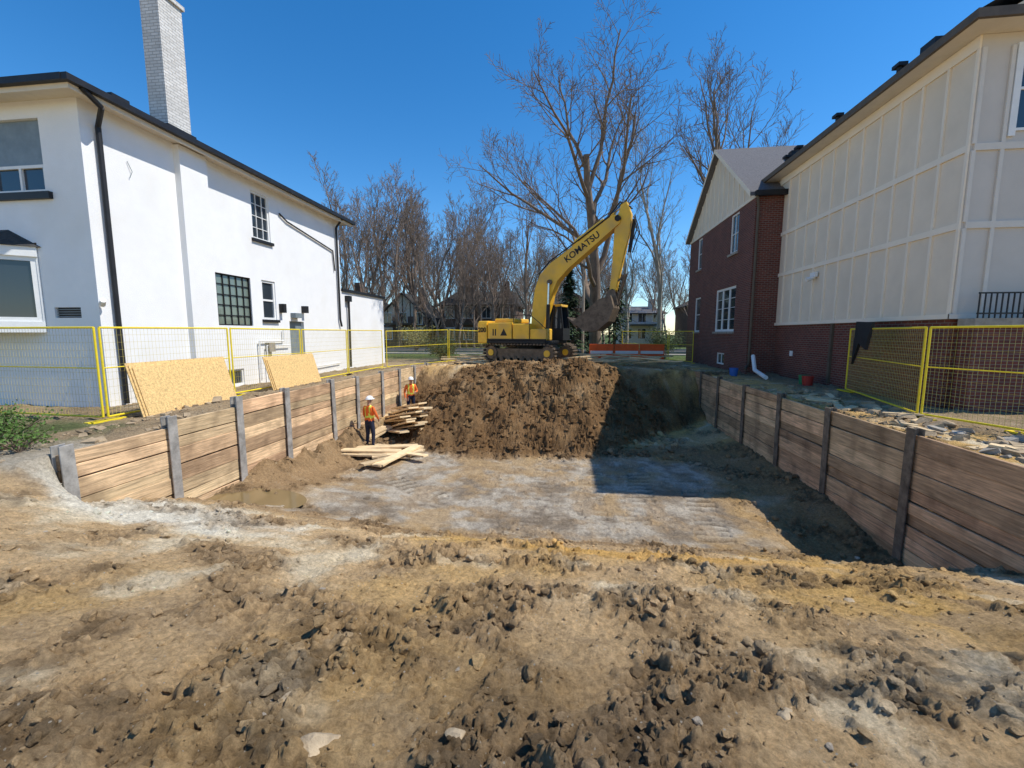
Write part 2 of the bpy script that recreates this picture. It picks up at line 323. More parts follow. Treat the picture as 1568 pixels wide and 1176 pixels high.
scatter('pale_stones',110,(-7,5.2),(1.1,9),.006,.03,m_earth,2,lambda x,y,D:np.broadcast_to(C(.52,.44,.34),x.shape+(3,)),zonew=False,power=3)
scatter('mound_clods',1900,(-6,3.5),(11.8,17.6),.012,.065,m_earth,5,groundcol,zonew=False,power=3)
mw,nt,b=newmat('muddy_water'); b.inputs['Base Color'].default_value=(.22,.155,.07,1); b.inputs['Roughness'].default_value=.1; b.inputs['Specular IOR Level'].default_value=.35
mb=MB(); n=40; mb.add([(max(-6.58,PUD[0]+math.cos(t*6.283/n)*PUD[2]*1.6),PUD[1]+math.sin(t*6.283/n)*PUD[3]*1.6,PZ) for t in range(n)],[tuple(range(n))],mw); mb.build('puddle')
def rock(x,y,sx,sy,sz,seed,mt):
    r=random.Random(seed); bm=bmesh.new(); bmesh.ops.create_icosphere(bm,subdivisions=3,radius=1)
    for _ in range(7):
        d=Vector((r.gauss(0,1),r.gauss(0,1),r.gauss(0,1))).normalized(); l=r.uniform(.4,.75)
        for v in bm.verts:
            e=v.co.dot(d)-l
            if e>0: v.co-=d*e
    an=r.uniform(0,3)
    for v in bm.verts: v.co=Matrix.Rotation(an,3,'Z')@Vector((v.co.x*sx*(1+r.gauss(0,.015)),v.co.y*sy,v.co.z*sz))
    me=bpy.data.meshes.new('rock'); bm.to_mesh(me); bm.free(); me.materials.append(mt); o=bpy.data.objects.new('rock',me); o.location=(x,y,gz(x,y)-sz*.3); COL.objects.link(o)
m_rock=mat('rock_stone',(.40,.31,.20),.95,.35,9,.6,40)
for k,(x,y,s) in enumerate([(-.95,1.42,.085),(-1.25,1.62,.04),(-.42,1.5,.04),(-.72,3.15,.04),(1.0,1.9,.035),(-1.6,4.2,.05),(2.3,3.6,.05)]): rock(x,y,s*1.3,s,s*.6,k,m_rock)

# ---------------------------------------------------------------- shoring walls
def shoring(name,xw,side,ys_,tops,bot,mp,colbase,seed):
    r=random.Random(seed); root=empty(name,(xw,ys_[0],0)); w=MB(); p=MB()
    for i_,(a,b_) in enumerate(zip(ys_[:-1],ys_[1:])):
        z=tops[min(i_,len(tops)-1)]+r.uniform(-.02,.03)
        while z>bot:
            h=r.choice([.19,.24,.285,.285]); j=r.uniform(-.018,.012); k=r.uniform(.55,1.15); g_=r.uniform(.90,1.06)
            w.col=(colbase[0]*k,colbase[1]*k*g_,colbase[2]*k*g_,1)
            x0,x1=(xw-.06+j,xw+j) if side<0 else (xw+j,xw+.055+j)
            s0,s1=r.uniform(-.014,.014),r.uniform(-.014,.014)
            w.add([(x,y,zz+(s0 if y==b_-.015 else s1)) for zz in(z-h+.010,z) for y in(a+.015,b_-.015) for x in(x0,x1)],[(0,2,3,1),(4,5,7,6),(0,1,5,4),(2,6,7,3),(0,4,6,2),(1,3,7,5)],m_wood)
            z-=h
    for i_,y in enumerate(ys_):
        t=max(tops[min(i_,len(tops)-1)],tops[min(max(i_-1,0),len(tops)-1)])+r.uniform(.05,.14); s=-side; d=r.uniform(-.02,.02)
        M=Matrix.Translation((xw+s*.045,y,0))@Matrix.Rotation(d,4,'X')
        p.box(-.012,.012,-.085,.085,bot,t,mp,M); p.box(-.10 if s>0 else .012,-.012 if s>0 else .10,-.01,.01,bot,t,mp,M)
        M2=Matrix.Translation((xw-s*.08,y,0))@Matrix.Rotation(d,4,'X'); p.box(-.01,.01,-.085,.085,bot,t,mp,M2)
    w.build('lagging_planks',root,bevel=.006,seg=1); p.build('soldier_piles',root,bevel=.004,seg=1)
shoring('timber_shoring_wall',-6.6,-1,[4.75,6.3,7.8,9.3,11.3,12.75,14.6,16.2,17.9,19.6],[.03,.10,.20,.2,.18,.16,.14],-2.0,m_steel,(1.0,.95,.86),1)
shoring('timber_shoring_wall',5.3,1,[3.0,5.1,7.24,9.4,11.45,13.65,15.9,17.9,20,22.1,24.2,26.1],[.04,.04,.03,.02,0,0],-2.5,m_rust,(1.05,.93,.82),2)
mb=MB(); mb.col=(.55,.5,.45,1)
for k in range(4): mb.box(-7.05+.05*k,-6.62,4.70-.01*k,4.75-.01*k,.0-.22*k-.21,.0-.22*k,m_wood)
mb.build('shoring_return_boards')

# ---------------------------------------------------------------- windows / walls
def wall(mb,o,u,w_,h_,holes,mt,nrm,depth=.1):
    o=Vector(o);u=Vector(u);n_=Vector(nrm);up=Vector((0,0,1))
    us=sorted({0,w_,*[h for q in holes for h in(q[0],q[1])]}); vs=sorted({0,h_,*[h for q in holes for h in(q[2],q[3])]})
    for a,b_ in zip(us[:-1],us[1:]):
        for c,d in zip(vs[:-1],vs[1:]):
            cu,cv=(a+b_)/2,(c+d)/2
            if any(q[0]<cu<q[1] and q[2]<cv<q[3] for q in holes): continue
            mb.quad(o+u*a+up*c,o+u*b_+up*c,o+u*b_+up*d,o+u*a+up*d,mt)
    for q in holes:
        P=[o+u*q[0]+up*q[2],o+u*q[1]+up*q[2],o+u*q[1]+up*q[3],o+u*q[0]+up*q[3]]; B=[p-n_*depth for p in P]
        for k in range(4): mb.quad(P[k],P[(k+1)%4],B[(k+1)%4],B[k],mt)
def bx(mb,o,u,n_,a,b_,c,d,e,f,mt):
    o=Vector(o);u=Vector(u);n_=Vector(n_); vs=[o+u*x+n_*y+Vector((0,0,z)) for z in(c,d) for y in(e,f) for x in(a,b_)]
    mb.add(vs,[(0,2,3,1),(4,5,7,6),(0,1,5,4),(2,6,7,3),(0,4,6,2),(1,3,7,5)],mt)
def window(mb,o,u,n_,a,b_,c,d,fr,gl,cols=2,rows=2,fw=.05,mw_=.018,inset=.08,sill=None):
    bx(mb,o,u,n_,a,b_,c,d,-inset-.01,-inset,gl)
    for (p,q,r_,s) in((a,b_,c,c+fw),(a,b_,d-fw,d),(a,a+fw,c+fw,d-fw),(b_-fw,b_,c+fw,d-fw)): bx(mb,o,u,n_,p,q,r_,s,-inset+.001,-inset+.045,fr)
    for k in range(1,cols):
        x=a+(b_-a)*k/cols; bx(mb,o,u,n_,x-mw_/2,x+mw_/2,c+fw,d-fw,-inset+.002,-inset+.03,fr)
    for k in range(1,rows):
        z=c+(d-c)*k/rows; bx(mb,o,u,n_,a+fw,b_-fw,z-mw_/2,z+mw_/2,-inset+.003,-inset+.028,fr)
    if sill: bx(mb,o,u,n_,a-.07,b_+.07,c-.09,c,-.02,.07,sill)

# ---------------------------------------------------------------- left house (white stucco)
LH=empty('white_stucco_house',(-14,13,0)); w=MB(); t=MB(); X0=-9.8
holes=[(10.93-8,12.48-8,1.83,3.3),(12.73-8,13.55-8,4.56,6.0),(12.97-8,13.62-8,2.05,3.31),(14.27-8,15.11-8,.1,2.03),(11.2-8,11.95-8,.06,.54),(10.2-8+.1,10.9-8,.06,.5)]
o=(X0,8.0,0);u=(0,1,0);nn=(1,0,0)
wall(w,o,u,9.9,6.3,holes,m_stucco,nn,.12)
wall(w,(-19,8.0,0),(1,0,0),9.2,6.3,[(6.3,8.25,4.5,5.95),(5.2,7.85,1.75,3.5),(8.1,8.75,1.93,2.15)],m_stucco,(0,-1,0),.12)
w.quad((-19,8,0),(-19,17.9,0),(-19,17.9,6.3),(-19,8,6.3),m_stucco); w.quad((-19,17.9,0),(X0,17.9,0),(X0,17.9,6.3),(-19,17.9,6.3),m_stucco)
w.box(-16,X0-.004,17.9,22.2,0,3.42,m_stucco)
w.box(X0-.05,X0+.16,10.12,10.95,0,6.25,m_stucco)
w.build('walls',LH)
window(t,o,u,nn,*holes[0],m_black,m_glassb,6,5,.035,.03)
window(t,o,u,nn,*holes[1],m_white,m_glass,3,4,.06,.02,sill=m_black)
window(t,o,u,nn,*holes[2],m_white,m_glass,1,2,.07,.06,sill=m_black)
for h in holes[4:]: window(t,o,u,nn,*h,m_white,m_glass,2,1,.05,.03)
bx(t,o,u,nn,14.27-8,15.11-8,.1,2.03,-.12,-.11,m_greypane); bx(t,o,u,nn,14.27-8,14.33-8,.1,2.03,-.108,-.06,m_white)
of=(-19,8.0,0);uf=(1,0,0);nf=(0,-1,0)
bx(t,of,uf,nf,6.3,8.25,4.5,5.95,-.09,-.08,m_greypane)
for a,b_,c,d in((6.3,8.25,5.0,5.06),(6.3,8.25,4.5,4.57),(6.3,6.36,4.57,5.0),(6.95,7.0,4.57,5.0),(7.6,7.65,4.57,5.0),(8.19,8.25,4.57,5.0)): bx(t,of,uf,nf,a,b_,c,d,-.078,-.03,m_white)
bx(t,of,uf,nf,6.3,8.19,4.57,5.0,-.079,-.0785,m_glass)
bx(t,of,uf,nf,6.1,8.4,4.36,4.5,-.02,.08,m_black)
bx(t,of,uf,nf,8.1,8.75,1.93,2.15,-.08,-.07,m_black)
for k in range(4): bx(t,of,uf,nf,8.12,8.73,1.95+.05*k,1.965+.05*k,-.06,-.03,m_greypane)
t.build('windows_and_door',LH)
bay=MB(); bxs=[(-13.9,7.996),(-13.3,7.45),(-11.75,7.45),(-11.15,7.996)]
for (xa,ya),(xb,yb) in zip(bxs[:-1],bxs[1:]):
    d=Vector((xb-xa,yb-ya,0)); Lh=d.length; d.normalize(); n_=Vector((d.y,-d.x,0))
    bx(bay,(xa,ya,0),d,n_,0,Lh,1.62,1.85,-.02,.03,m_white); bx(bay,(xa,ya,0),d,n_,0,Lh,3.2,3.4,-.02,.05,m_white)
    k=1 if Lh<1 else 2
    for j in range(k):
        a=Lh*j/k; b_=Lh*(j+1)/k; window(bay,(xa,ya,0),d,n_,a+.03,b_-.03,1.85,3.2,m_white,m_glass,1,1,.09,.02,inset=.04)
        bx(bay,(xa,ya,0),d,n_,a,a+.03,1.85,3.2,-.05,.02,m_white); bx(bay,(xa,ya,0),d,n_,b_-.03,b_,1.85,3.2,-.05,.02,m_white)
rf=[(-14.0,7.996,3.4),(-13.35,7.36,3.4),(-11.7,7.36,3.4),(-11.03,7.996,3.4),(-13.3,7.996,3.78),(-11.8,7.996,3.78)]
bay.add(rf,[(0,1,4),(1,2,5,4),(2,3,5),(0,3,2,1)],m_dshingle)
bay.build('bay_window',LH)
r_=MB()
r_.box(-19.5,-9.4,7.55,18.35,6.28,6.34,m_soffit)
r_.box(-9.41,-9.28,7.45,18.45,6.29,6.41,m_black); r_.box(-19.6,-9.41,7.44,7.56,6.29,6.41,m_black); r_.box(-19.6,-9.41,18.34,18.45,6.29,6.41,m_black)
r_.box(-9.45,-9.405,7.56,18.34,6.2,6.28,m_soffit); r_.box(-19.5,-9.45,7.56,7.6,6.2,6.28,m_soffit)
rx0,rx1,ry0,ry1=-19.6,-9.36,7.5,18.4; ez=6.41; rz=8.5; cxm=(rx0+rx1)/2
r_.add([(rx0,ry0,ez),(rx1,ry0,ez),(rx1,ry1,ez),(rx0,ry1,ez),(cxm,ry0+5,rz),(cxm,ry1-5,rz)],[(0,1,4),(1,2,5,4),(2,3,5),(3,0,4,5)],m_dshingle)
r_.box(-16.1,-9.72,17.95,22.3,3.42,3.54,m_black)
r_.box(-10.3,-10.0,8.9,9.3,6.55,6.85,m_black)
r_.build('roof_and_gutters',LH)
c=MB(); c.box(-10.35,-9.86,10.12,10.78,6.3,9.72,m_wbrick); c.box(-10.40,-9.81,10.07,10.83,9.72,9.82,m_wbrick); c.box(-10.42,-9.79,10.05,10.86,6.4,6.72,m_black)
c.build('chimney',LH)
p=MB()
p.path([(-9.36,7.75,6.3),(-9.36,8.1,6.1),(-9.72,8.3,5.85),(-9.72,8.3,.05)],.05,8,m_black)
p.path([(-9.4,17.5,6.3),(-9.72,17.6,6.0),(-9.72,17.6,2.2),(-9.72,17.7,1.9)],.045,8,m_black)
p.path([(-9.7,18.35,3.2),(-9.72,18.35,.1)],.05,8,m_black); p.box(-9.8,-9.62,18.2,18.5,3.0,3.25,m_black)
p.path([(-9.75,14.0,5.62),(-9.75,14.4,5.45),(-9.75,17.3,5.0),(-9.75,17.4,4.2)],.028,6,m_black)
p.path([(-9.72,12.6,.1),(-9.72,12.6,1.35),(-9.72,13.8,1.35),(-9.72,13.8,1.75)],.025,6,m_white)
p.path([(-9.7,12.9,.1),(-9.7,12.9,1.2),(-9.7,14.1,1.2)],.02,6,m_white); p.path([(-9.72,15.4,.3),(-9.72,17.5,.35)],.02,6,m_white)
p.box(-9.79,-9.6,14.35,14.75,2.15,2.32,m_greypane); p.box(-9.8,-9.62,13.75,13.9,2.3,2.6,m_black); p.box(-9.8,-9.6,15.0,15.15,2.35,2.6,m_black)
p.box(-9.8,-9.65,12.95,13.25,1.0,1.3,m_conc); p.tube((-9.72,8.0,2.2),(-9.6,7.93,2.28),.06,.05,8,m_white)
for yy in(8.9,): p.path([(-9.78,yy,5.4),(-9.76,yy+.08,5.2),(-9.77,yy+.02,5.05)],.006,4,m_greypane)
p.build('pipes_and_fittings',LH)

# ---------------------------------------------------------------- right house (beige board and batten)
RH=empty('beige_panelled_house',(12,14,0)); w=MB(); t=MB(); X1=7.9; Yf=10.2
m_front=mat('shaded_front_panel',(.58,.53,.47),.8,.05,1.5,.15,60); m_ftrim=mat('shaded_front_batten',(.66,.61,.54),.8,.05)  # darker copies of the beige siding, front shade put into the colour
w.box(X1,16,Yf+.004,19.5,1.95,7.36,m_beige); w.box(X1+.03,15.98,Yf+.03,17.9,-.1,1.95,m_brick)
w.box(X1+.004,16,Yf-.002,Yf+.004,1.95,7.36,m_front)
w.build('walls',RH)
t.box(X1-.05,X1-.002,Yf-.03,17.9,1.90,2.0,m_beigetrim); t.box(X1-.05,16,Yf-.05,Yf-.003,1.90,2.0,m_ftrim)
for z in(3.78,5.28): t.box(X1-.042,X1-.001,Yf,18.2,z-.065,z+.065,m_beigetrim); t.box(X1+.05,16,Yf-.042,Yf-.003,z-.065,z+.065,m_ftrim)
t.box(X1-.045,X1-.0015,Yf,18.2,7.12,7.36,m_beigetrim)
y=Yf+.03
while y<18.2:
    for a,b_ in((2.0,3.715),(3.845,5.215),(5.345,7.118)): t.box(X1-.038,X1-.001,y-.032,y+.032,a,b_,m_beigetrim)
    y+=.66
x=X1
while x<15:
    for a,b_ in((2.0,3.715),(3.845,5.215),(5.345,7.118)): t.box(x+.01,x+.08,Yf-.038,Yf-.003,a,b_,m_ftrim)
    x+=.82 if x>8 else .5
o=(X1,Yf,0)
bx(t,o,(1,0,0),(0,-1,0),.6,.72,5.45,7.15,.004,.05,m_white)
a=.72
bx(t,o,(1,0,0),(0,-1,0),a,a+1.4,5.55,7.05,.004,.01,m_glass)
for z in(5.55,6.3,7.0): bx(t,o,(1,0,0),(0,-1,0),a,a+1.4,z,z+.05,.011,.035,m_white)
for q_ in(.5,1.0): bx(t,o,(1,0,0),(0,-1,0),a+q_,a+q_+.03,5.55,7.0,.011,.03,m_white)
t.box(X1-.12,X1-.04,15.2,15.5,3.4,3.55,m_white); t.tube((X1-.04,15.35,3.4),(X1-.3,15.35,3.32),.05,.07,8,m_white)
t.box(X1-.04,X1+.027,14.2,14.3,.1,1.9,m_browntrim); t.box(X1-.02,X1+.02,16.5,16.65,.8,.98,m_white)
t.build('battens_and_trim',RH)
# black porch railing standing on the front ledge
t=MB(); t.box(8.0,11.5,9.75,10.14,1.72,1.9,m_conc); t.box(8.05,11.45,9.8,10.14,0,1.72,m_brick)
for z in(1.98,2.38): t.box(8.05,11.4,9.78,9.81,z,z+.03,m_black)
x=8.06
while x<11.4: t.box(x,x+.018,9.785,9.805,1.9,2.39,m_black); x+=.1
t.build('porch_railing',RH)
r_=MB()
r_.box(7.42,16.4,9.72,19.3,7.365,7.42,m_soffit); r_.box(7.36,7.43,9.66,19.3,7.36,7.52,m_browntrim); r_.box(7.43,16.5,9.66,9.73,7.36,7.52,m_browntrim)
r_.add([(7.4,9.7,7.52),(7.4,19.4,7.52),(12,19.4,10.1),(12,9.7,10.1),(16.5,9.7,7.52),(16.5,19.4,7.52)],[(0,3,2,1),(3,4,5,2),(1,2,5)],m_dshingle)
r_.add([(7.9,9.95,7.52),(16.1,9.95,7.52),(12,9.95,9.85)],[(0,1,2)],m_beige)
for yy in(12.2,14.6,16.8,17.6): r_.tube((7.75,yy,7.6),(7.75,yy,7.95),.06,.06,8,m_black); r_.box(7.65,7.85,yy-.12,yy+.12,7.9,7.98,m_black)
r_.box(7.55,7.95,10.9,11.3,7.6,7.8,m_black)
r_.build('roof',RH)

# ---------------------------------------------------------------- red brick house
BH=empty('red_brick_house',(11,22,0)); w=MB(); t=MB(); XB=6.9
o=(XB,17.9,0);u=(0,1,0);nn=(-1,0,0)
hl=[(1.55,2.45,4.98,6.6),(6.5,7.2,4.98,6.6),(1.45,3.9,1.68,3.6),(6.3,7.3,1.69,3.5),(2.4,3.4,.2,.72)]
wall(w,o,u,8.7,6.75,hl,m_brick,nn,.1)
w.quad((XB,17.9,0),(XB,17.9,6.75),(14,17.9,6.75),(14,17.9,0),m_brick); w.quad((XB,26.6,0),(14,26.6,0),(14,26.6,6.75),(XB,26.6,6.75),m_brick)
w.build('walls',BH)
window(t,o,u,nn,*hl[0],m_white,m_glass,2,2,.07,.03,sill=m_conc); window(t,o,u,nn,*hl[1],m_white,m_glass,1,2,.07,.03,sill=m_conc)
window(t,o,u,nn,*hl[2],m_white,m_glass,3,1,.1,.14,sill=m_conc); window(t,o,u,nn,*hl[3],m_white,m_glass,1,2,.07,.03,sill=m_conc); window(t,o,u,nn,*hl[4],m_white,m_glass,2,1,.06,.04)
for zz in(2.2,2.7,3.1): bx(t,o,u,nn,1.55,3.8,zz,zz+.02,-.076,-.05,m_white)
gy0,gy1,gm,gzp=17.75,26.75,22.25,10.1
t.add([(XB,17.9,6.75),(XB,26.6,6.75),(XB,gm,9.95)],[(0,1,2)],m_beige)
y=18.4
while y<26.4:
    zt=6.75+(9.95-6.75)*(1-abs(y-gm)/4.35)
    if zt>6.95: t.box(XB-.03,XB-.001,y-.035,y+.035,6.77,zt-.03,m_beigetrim)
    y+=.62
t.box(XB-.03,XB-.001,17.85,26.65,6.66,6.77,m_beigetrim)
t.build('windows_and_gable',BH)
r_=MB()
for s,ye in((-1,gy0),(1,gy1)):
    r_.add([(XB-.25,gm,gzp),(XB-.25,ye,6.83),(15,ye,6.83),(15,gm,gzp),(XB-.25,gm,gzp-.14),(XB-.25,ye,6.69),(15,ye,6.69),(15,gm,gzp-.14)],[(0,3,2,1),(4,5,6,7),(0,1,5,4),(1,2,6,5)],m_shingle)
    r_.add([(XB-.27,gm,gzp+.02),(XB-.27,ye,6.86),(XB-.27,ye,6.66),(XB-.27,gm,gzp-.18)],[(0,1,2,3)],m_beigetrim)
r_.box(XB-.1,7.9,17.62,17.76,6.66,6.85,m_black)
r_.box(9.2,9.5,20.5,20.8,8.8,9.25,m_black)
r_.path([(XB-.02,17.72,6.7),(XB+.08,17.82,6.3),(XB+.08,17.82,.4),(XB-.2,17.4,.25)],.05,8,m_browntrim)
r_.path([(XB+.1,17.5,.75),(XB-.05,16.9,.25),(XB-.2,15.6,.1)],.07,8,m_white)
r_.build('roof_and_gutter',BH)

# ---------------------------------------------------------------- construction fences
def fence(name,pts,h=1.72):
    root=empty(name,(pts[0][0],pts[0][1],0)); fr=MB(); wr=MB()
    for (xa,ya),(xb,yb) in zip(pts[:-1],pts[1:]):
        za=gz(xa,ya); zb=gz(xb,yb)
        A=Vector((xa,ya,za+.08));B=Vector((xb,yb,zb+.08)); d=(B-A); d2=Vector((d.x,d.y,0)).normalized(); A=A+d2*.05;B=B-d2*.05
        H=Vector((0,0,h-.1))
        for a,b_ in((A,B),(A+H,B+H),(A,A+H),(B,B+H)): fr.tube(a,b_,.019,.019,8,m_yel)
        fr.tube(A+H*.55,B+H*.55,.012,.012,6,m_yel)
        n=int(d.length/.075)
        for k in range(1,n): q=A.lerp(B,k/n); wr.tube(q,q+H,.0022,.0022,3,m_wire,caps=False)
        for k in range(1,12): wr.tube(A+H*(k/12),B+H*(k/12),.0022,.0022,3,m_wire,caps=False)
        for e in(A,B): fr.box(e.x-.05,e.x+.05,e.y-.3,e.y+.3,e.z-.08,e.z-.05,m_yel)
    fr.build('frame',root); wr.build('mesh_wire',root)
fence('construction_fence',[(-11.6,6.95),(-8.35,6.72),(-8.3,9.71),(-8.3,12.6),(-8.3,15.45),(-8.3,18.6)])
fence('construction_fence',[(7.6,12.9),(6.62,9.0),(7.12,7.5),(8.6,5.0)])
fence('construction_fence',[(-8.3,18.9),(-6.2,22),(-4.6,25.5),(-1.8,27.5)])
fence('construction_fence',[(3.2,27),(5.8,26.2),(6.6,24)])
mb=MB()
for k in range(3): mb.box(1.2+1.4*k,2.55+1.4*k,24.9+.1*k,25.0+.1*k,.1,1.0,m_orange); mb.box(1.25+1.4*k,2.5+1.4*k,24.88+.1*k,24.9+.1*k,.45,.62,m_white)
mb.build('orange_barrier',bevel=.03)
mb=MB(); mb.add([(7.5,12.4,1.9),(7.25,11.4,1.86),(7.2,11.5,1.2),(7.35,12.0,1.35),(7.4,12.3,.8)],[(0,1,2,3),(0,3,4)],m_rubber); o_=mb.build('dark_jacket'); s_=o_.modifiers.new('s','SOLIDIFY'); s_.thickness=.06
def sheet(y0,y1,h,x0,zb,lean,sl=0):
    b_=MB(); M=Matrix.Translation((x0,(y0+y1)/2,zb))@Matrix.Rotation(sl,4,'X')@Matrix.Rotation(-lean,4,'Y')
    for k in range(3): b_.box(.0+.022*k,.018+.022*k,-(y1-y0)/2+.04*k,(y1-y0)/2-.03*k,0,h-.05*k,m_ply,M)
    b_.build('osb_sheets')
sheet(7.05,9.4,1.06,-7.95,.02,.28); sheet(10.7,13.0,.95,-7.95,.05,.28)

# ---------------------------------------------------------------- lumber pile
lum=MB(); rl=random.Random(5)
def board(cx,cy,cz,L_,wd,th,yaw,pitch=0):
    k=rl.uniform(.75,1.15); lum.col=(k,k*.97,k*.92,1)
    M=Matrix.Translation((cx,cy,cz))@Matrix.Rotation(yaw,4,'Z')@Matrix.Rotation(pitch,4,'Y'); lum.box(-L_/2,L_/2,-wd/2,wd/2,-th/2,th/2,m_lumber,M)
for k in range(13):
    x=-5.2+rl.uniform(-.5,.9); y=11.7+rl.uniform(-.7,.5); board(x,y,gz(x,y)+.05+.012*k,rl.uniform(1.1,2.1),rl.uniform(.2,.3),.045,rl.uniform(-.5,1.6),rl.uniform(-.05,.05))
for k in range(15): board(-5.6+rl.uniform(-.3,.3),13.8+rl.uniform(-.3,.4)+.03*k,-1.70+.055*k,rl.uniform(1.7,2.2),rl.uniform(.26,.36),.05,2.35+rl.uniform(-.22,.22),rl.uniform(.0,.18)+.1)
for k in range(5): board(-6.15+rl.uniform(-.15,.15),13.2+rl.uniform(-.3,.3),gz(-6.1,13.2)+.15,rl.uniform(1.0,1.5),.2,.045,1.3+rl.uniform(-.3,.3),-.2)
lum.build('lumber_pile')
lum=MB()
for k in range(44):
    x=rl.uniform(-.5,5.0); y=rl.uniform(19.5,23.5); board(x if k%3 else rl.uniform(-5.5,-3.6),y,.2+rl.uniform(0,.35),rl.uniform(1,2.6),.2,.05,rl.uniform(-.5,.5),rl.uniform(-.1,.1))
lum.build('stacked_planks')
lum=MB()
for k in range(16):
    x=rl.uniform(5.7,6.5); y=rl.uniform(6.2,12.5); board(x,y,gz(x,y)+.04,rl.uniform(.3,1.0),rl.uniform(.06,.16),.03,rl.uniform(0,3.1),rl.uniform(-.08,.08))
lum.build('scrap_boards')
def rubble(name,cx,cy,sx,sy,n,smin,smax,mt,seed):
    r=random.Random(seed); b_=MB()
    for k in range(n):
        x=cx+r.gauss(0,sx);y=cy+r.gauss(0,sy); x=max(x,5.6) if cx>0 else min(x,-6.9); s=smin+(smax-smin)*r.random()**2
        M=Matrix.Translation((x,y,gz(x,y)+s*.2))@Matrix.Rotation(r.uniform(0,6),4,'Z')@Matrix.Rotation(r.uniform(-.6,.6),4,'X')
        pts=[(sg[0]*s*r.uniform(.5,1.2),sg[1]*s*r.uniform(.5,1.2),sg[2]*s*.4*r.uniform(.4,1.2)) for sg in[(-1,-1,-1),(1,-1,-1),(-1,1,-1),(1,1,-1),(-1,-1,1),(1,-1,1),(-1,1,1),(1,1,1)]]
        b_.add(pts,[(0,2,3,1),(4,5,7,6),(0,1,5,4),(2,6,7,3),(0,4,6,2),(1,3,7,5)],mt,M)
    b_.build(name)
rubble('concrete_rubble',6.2,6.6,.4,.8,34,.03,.13,m_conc,3)
rubble('earth_rubble',6.1,9.0,.5,2.4,190,.02,.12,m_rub,4)
rubble('earth_rubble',-7.4,7,.4,2.4,110,.02,.09,m_rub,8)
mb=MB()
for (x,y,c) in((6.15,17.0,'b'),(7.3,14.2,'r'),(7.4,14.6,'g')):
    mt=mat('bucket_'+c,{'b':(.03,.12,.4),'r':(.4,.04,.03),'g':(.03,.2,.08)}[c],.5); mb.tube((x,y,gz(x,y)),(x,y,gz(x,y)+.3),.13,.16,14,mt)
mb.build('plastic_buckets')

# ---------------------------------------------------------------- excavator
EX=empty('excavator',(-1.75,20.2,.30)); TR=empty('undercarriage',(0,0,0),rad(-24),EX)
for sy in(-.95,.95):
    b_=MB(); L_=1.45; r0=.38; per=2*L_*2+2*math.pi*r0; n=50
    for k in range(n):
        s=per*k/n
        if s<2*L_: x=-L_+s; z=2*r0+.05; a=0
        elif s<2*L_+math.pi*r0: a=(s-2*L_)/r0; x=L_+math.sin(a)*r0; z=r0+.05+math.cos(a)*r0
        elif s<4*L_+math.pi*r0: x=L_-(s-2*L_-math.pi*r0); z=.05; a=math.pi
        else: a=math.pi+(s-4*L_-math.pi*r0)/r0; x=-L_+math.sin(a)*r0; z=r0+.05+math.cos(a)*r0
        M=Matrix.Translation((x,sy,z))@Matrix.Rotation(a,4,'Y'); b_.box(-.055,.055,-.28,.28,-.025,.02,m_dirtysteel,M); b_.box(-.012,.012,-.28,.28,.02,.05,m_dirtysteel,M)
    b_.box(-L_,L_,sy-.14,sy+.14,.2,.62,m_dirtysteel)
    for k in range(8): x=-L_+.2+k*(2*L_-.4)/7; b_.tube((x,sy-.2,.17),(x,sy+.2,.17),.11,.11,12,m_dirtysteel)
    for x in(-L_,L_): b_.tube((x,sy-.2,r0+.05),(x,sy+.2,r0+.05),.31,.31,18,m_dirtysteel); b_.tube((x,sy-.24,r0+.05),(x,sy+.24,r0+.05),.15,.15,12,m_cat)
    b_.build('track',TR,local=True)
b_=MB(); b_.box(-.9,.9,-.8,.8,.35,.62,m_dirtysteel); b_.tube((0,0,.6),(0,0,.88),.62,.62,28,m_rubber); b_.build('car_body',TR,local=True)
UP=empty('upper_structure',(0,0,0),rad(-20),EX)
b_=MB()
b_.box(-1.75,1.35,-1.2,1.2,.84,.98,m_rubber)
cw=[(-1.65,-1.22),(-2.15,-1.18),(-2.38,-.8),(-2.46,0),(-2.38,.8),(-2.15,1.18),(-1.65,1.22)]
n=len(cw); vs=[(x,y,.86) for x,y in cw]+[(x,y,1.75) for x,y in cw]+[(x*.985,y*.96,1.87) for x,y in cw]
b_.add(vs,[tuple(range(n)),tuple(range(2*n,3*n))[::-1]]+[(k,n+k,n+(k+1)%n,(k+1)%n) for k in range(n)]+[(n+k,2*n+k,2*n+(k+1)%n,n+(k+1)%n) for k in range(n)],m_cat)
b_.build('counterweight',UP,bevel=.04,local=True)
b_=MB()
b_.box(-1.62,-.35,-1.2,1.2,.99,1.78,m_cat); b_.box(-1.5,-.45,-.75,.8,1.78,1.98,m_cat)
b_.box(-.33,.5,-1.2,-.42,.99,1.72,m_cat); b_.box(.52,1.3,-1.2,-.5,.99,1.5,m_cat); b_.box(-.33,.1,-.4,1.2,.99,1.7,m_cat)
b_.build('engine_house',UP,bevel=.05,local=True)
b_=MB()
b_.tube((-1.1,.3,1.98),(-1.1,.3,2.25),.06,.06,10,m_rubber)
for x in(-1.32,-1.2): b_.box(x-.03,x+.03,-1.206,-1.2,1.2,1.5,m_rubber)
for x in(-.36,.505): b_.box(x-.008,x+.008,-1.206,-1.19,1.06,1.7,m_rubber)
b_.path([(-.3,-1.15,1.72),(-.3,-1.15,2.1),(.5,-1.15,2.1),(.9,-1.15,1.8),(1.25,-1.15,1.5)],.018,6,m_rubber); b_.path([(.5,-1.15,1.7),(.5,-1.15,2.1)],.018,6,m_rubber)
b_.box(.6,1.25,-1.24,-1.21,.86,.97,m_rubber); b_.box(1.31,1.6,-1.15,-.6,.84,.9,m_rubber)
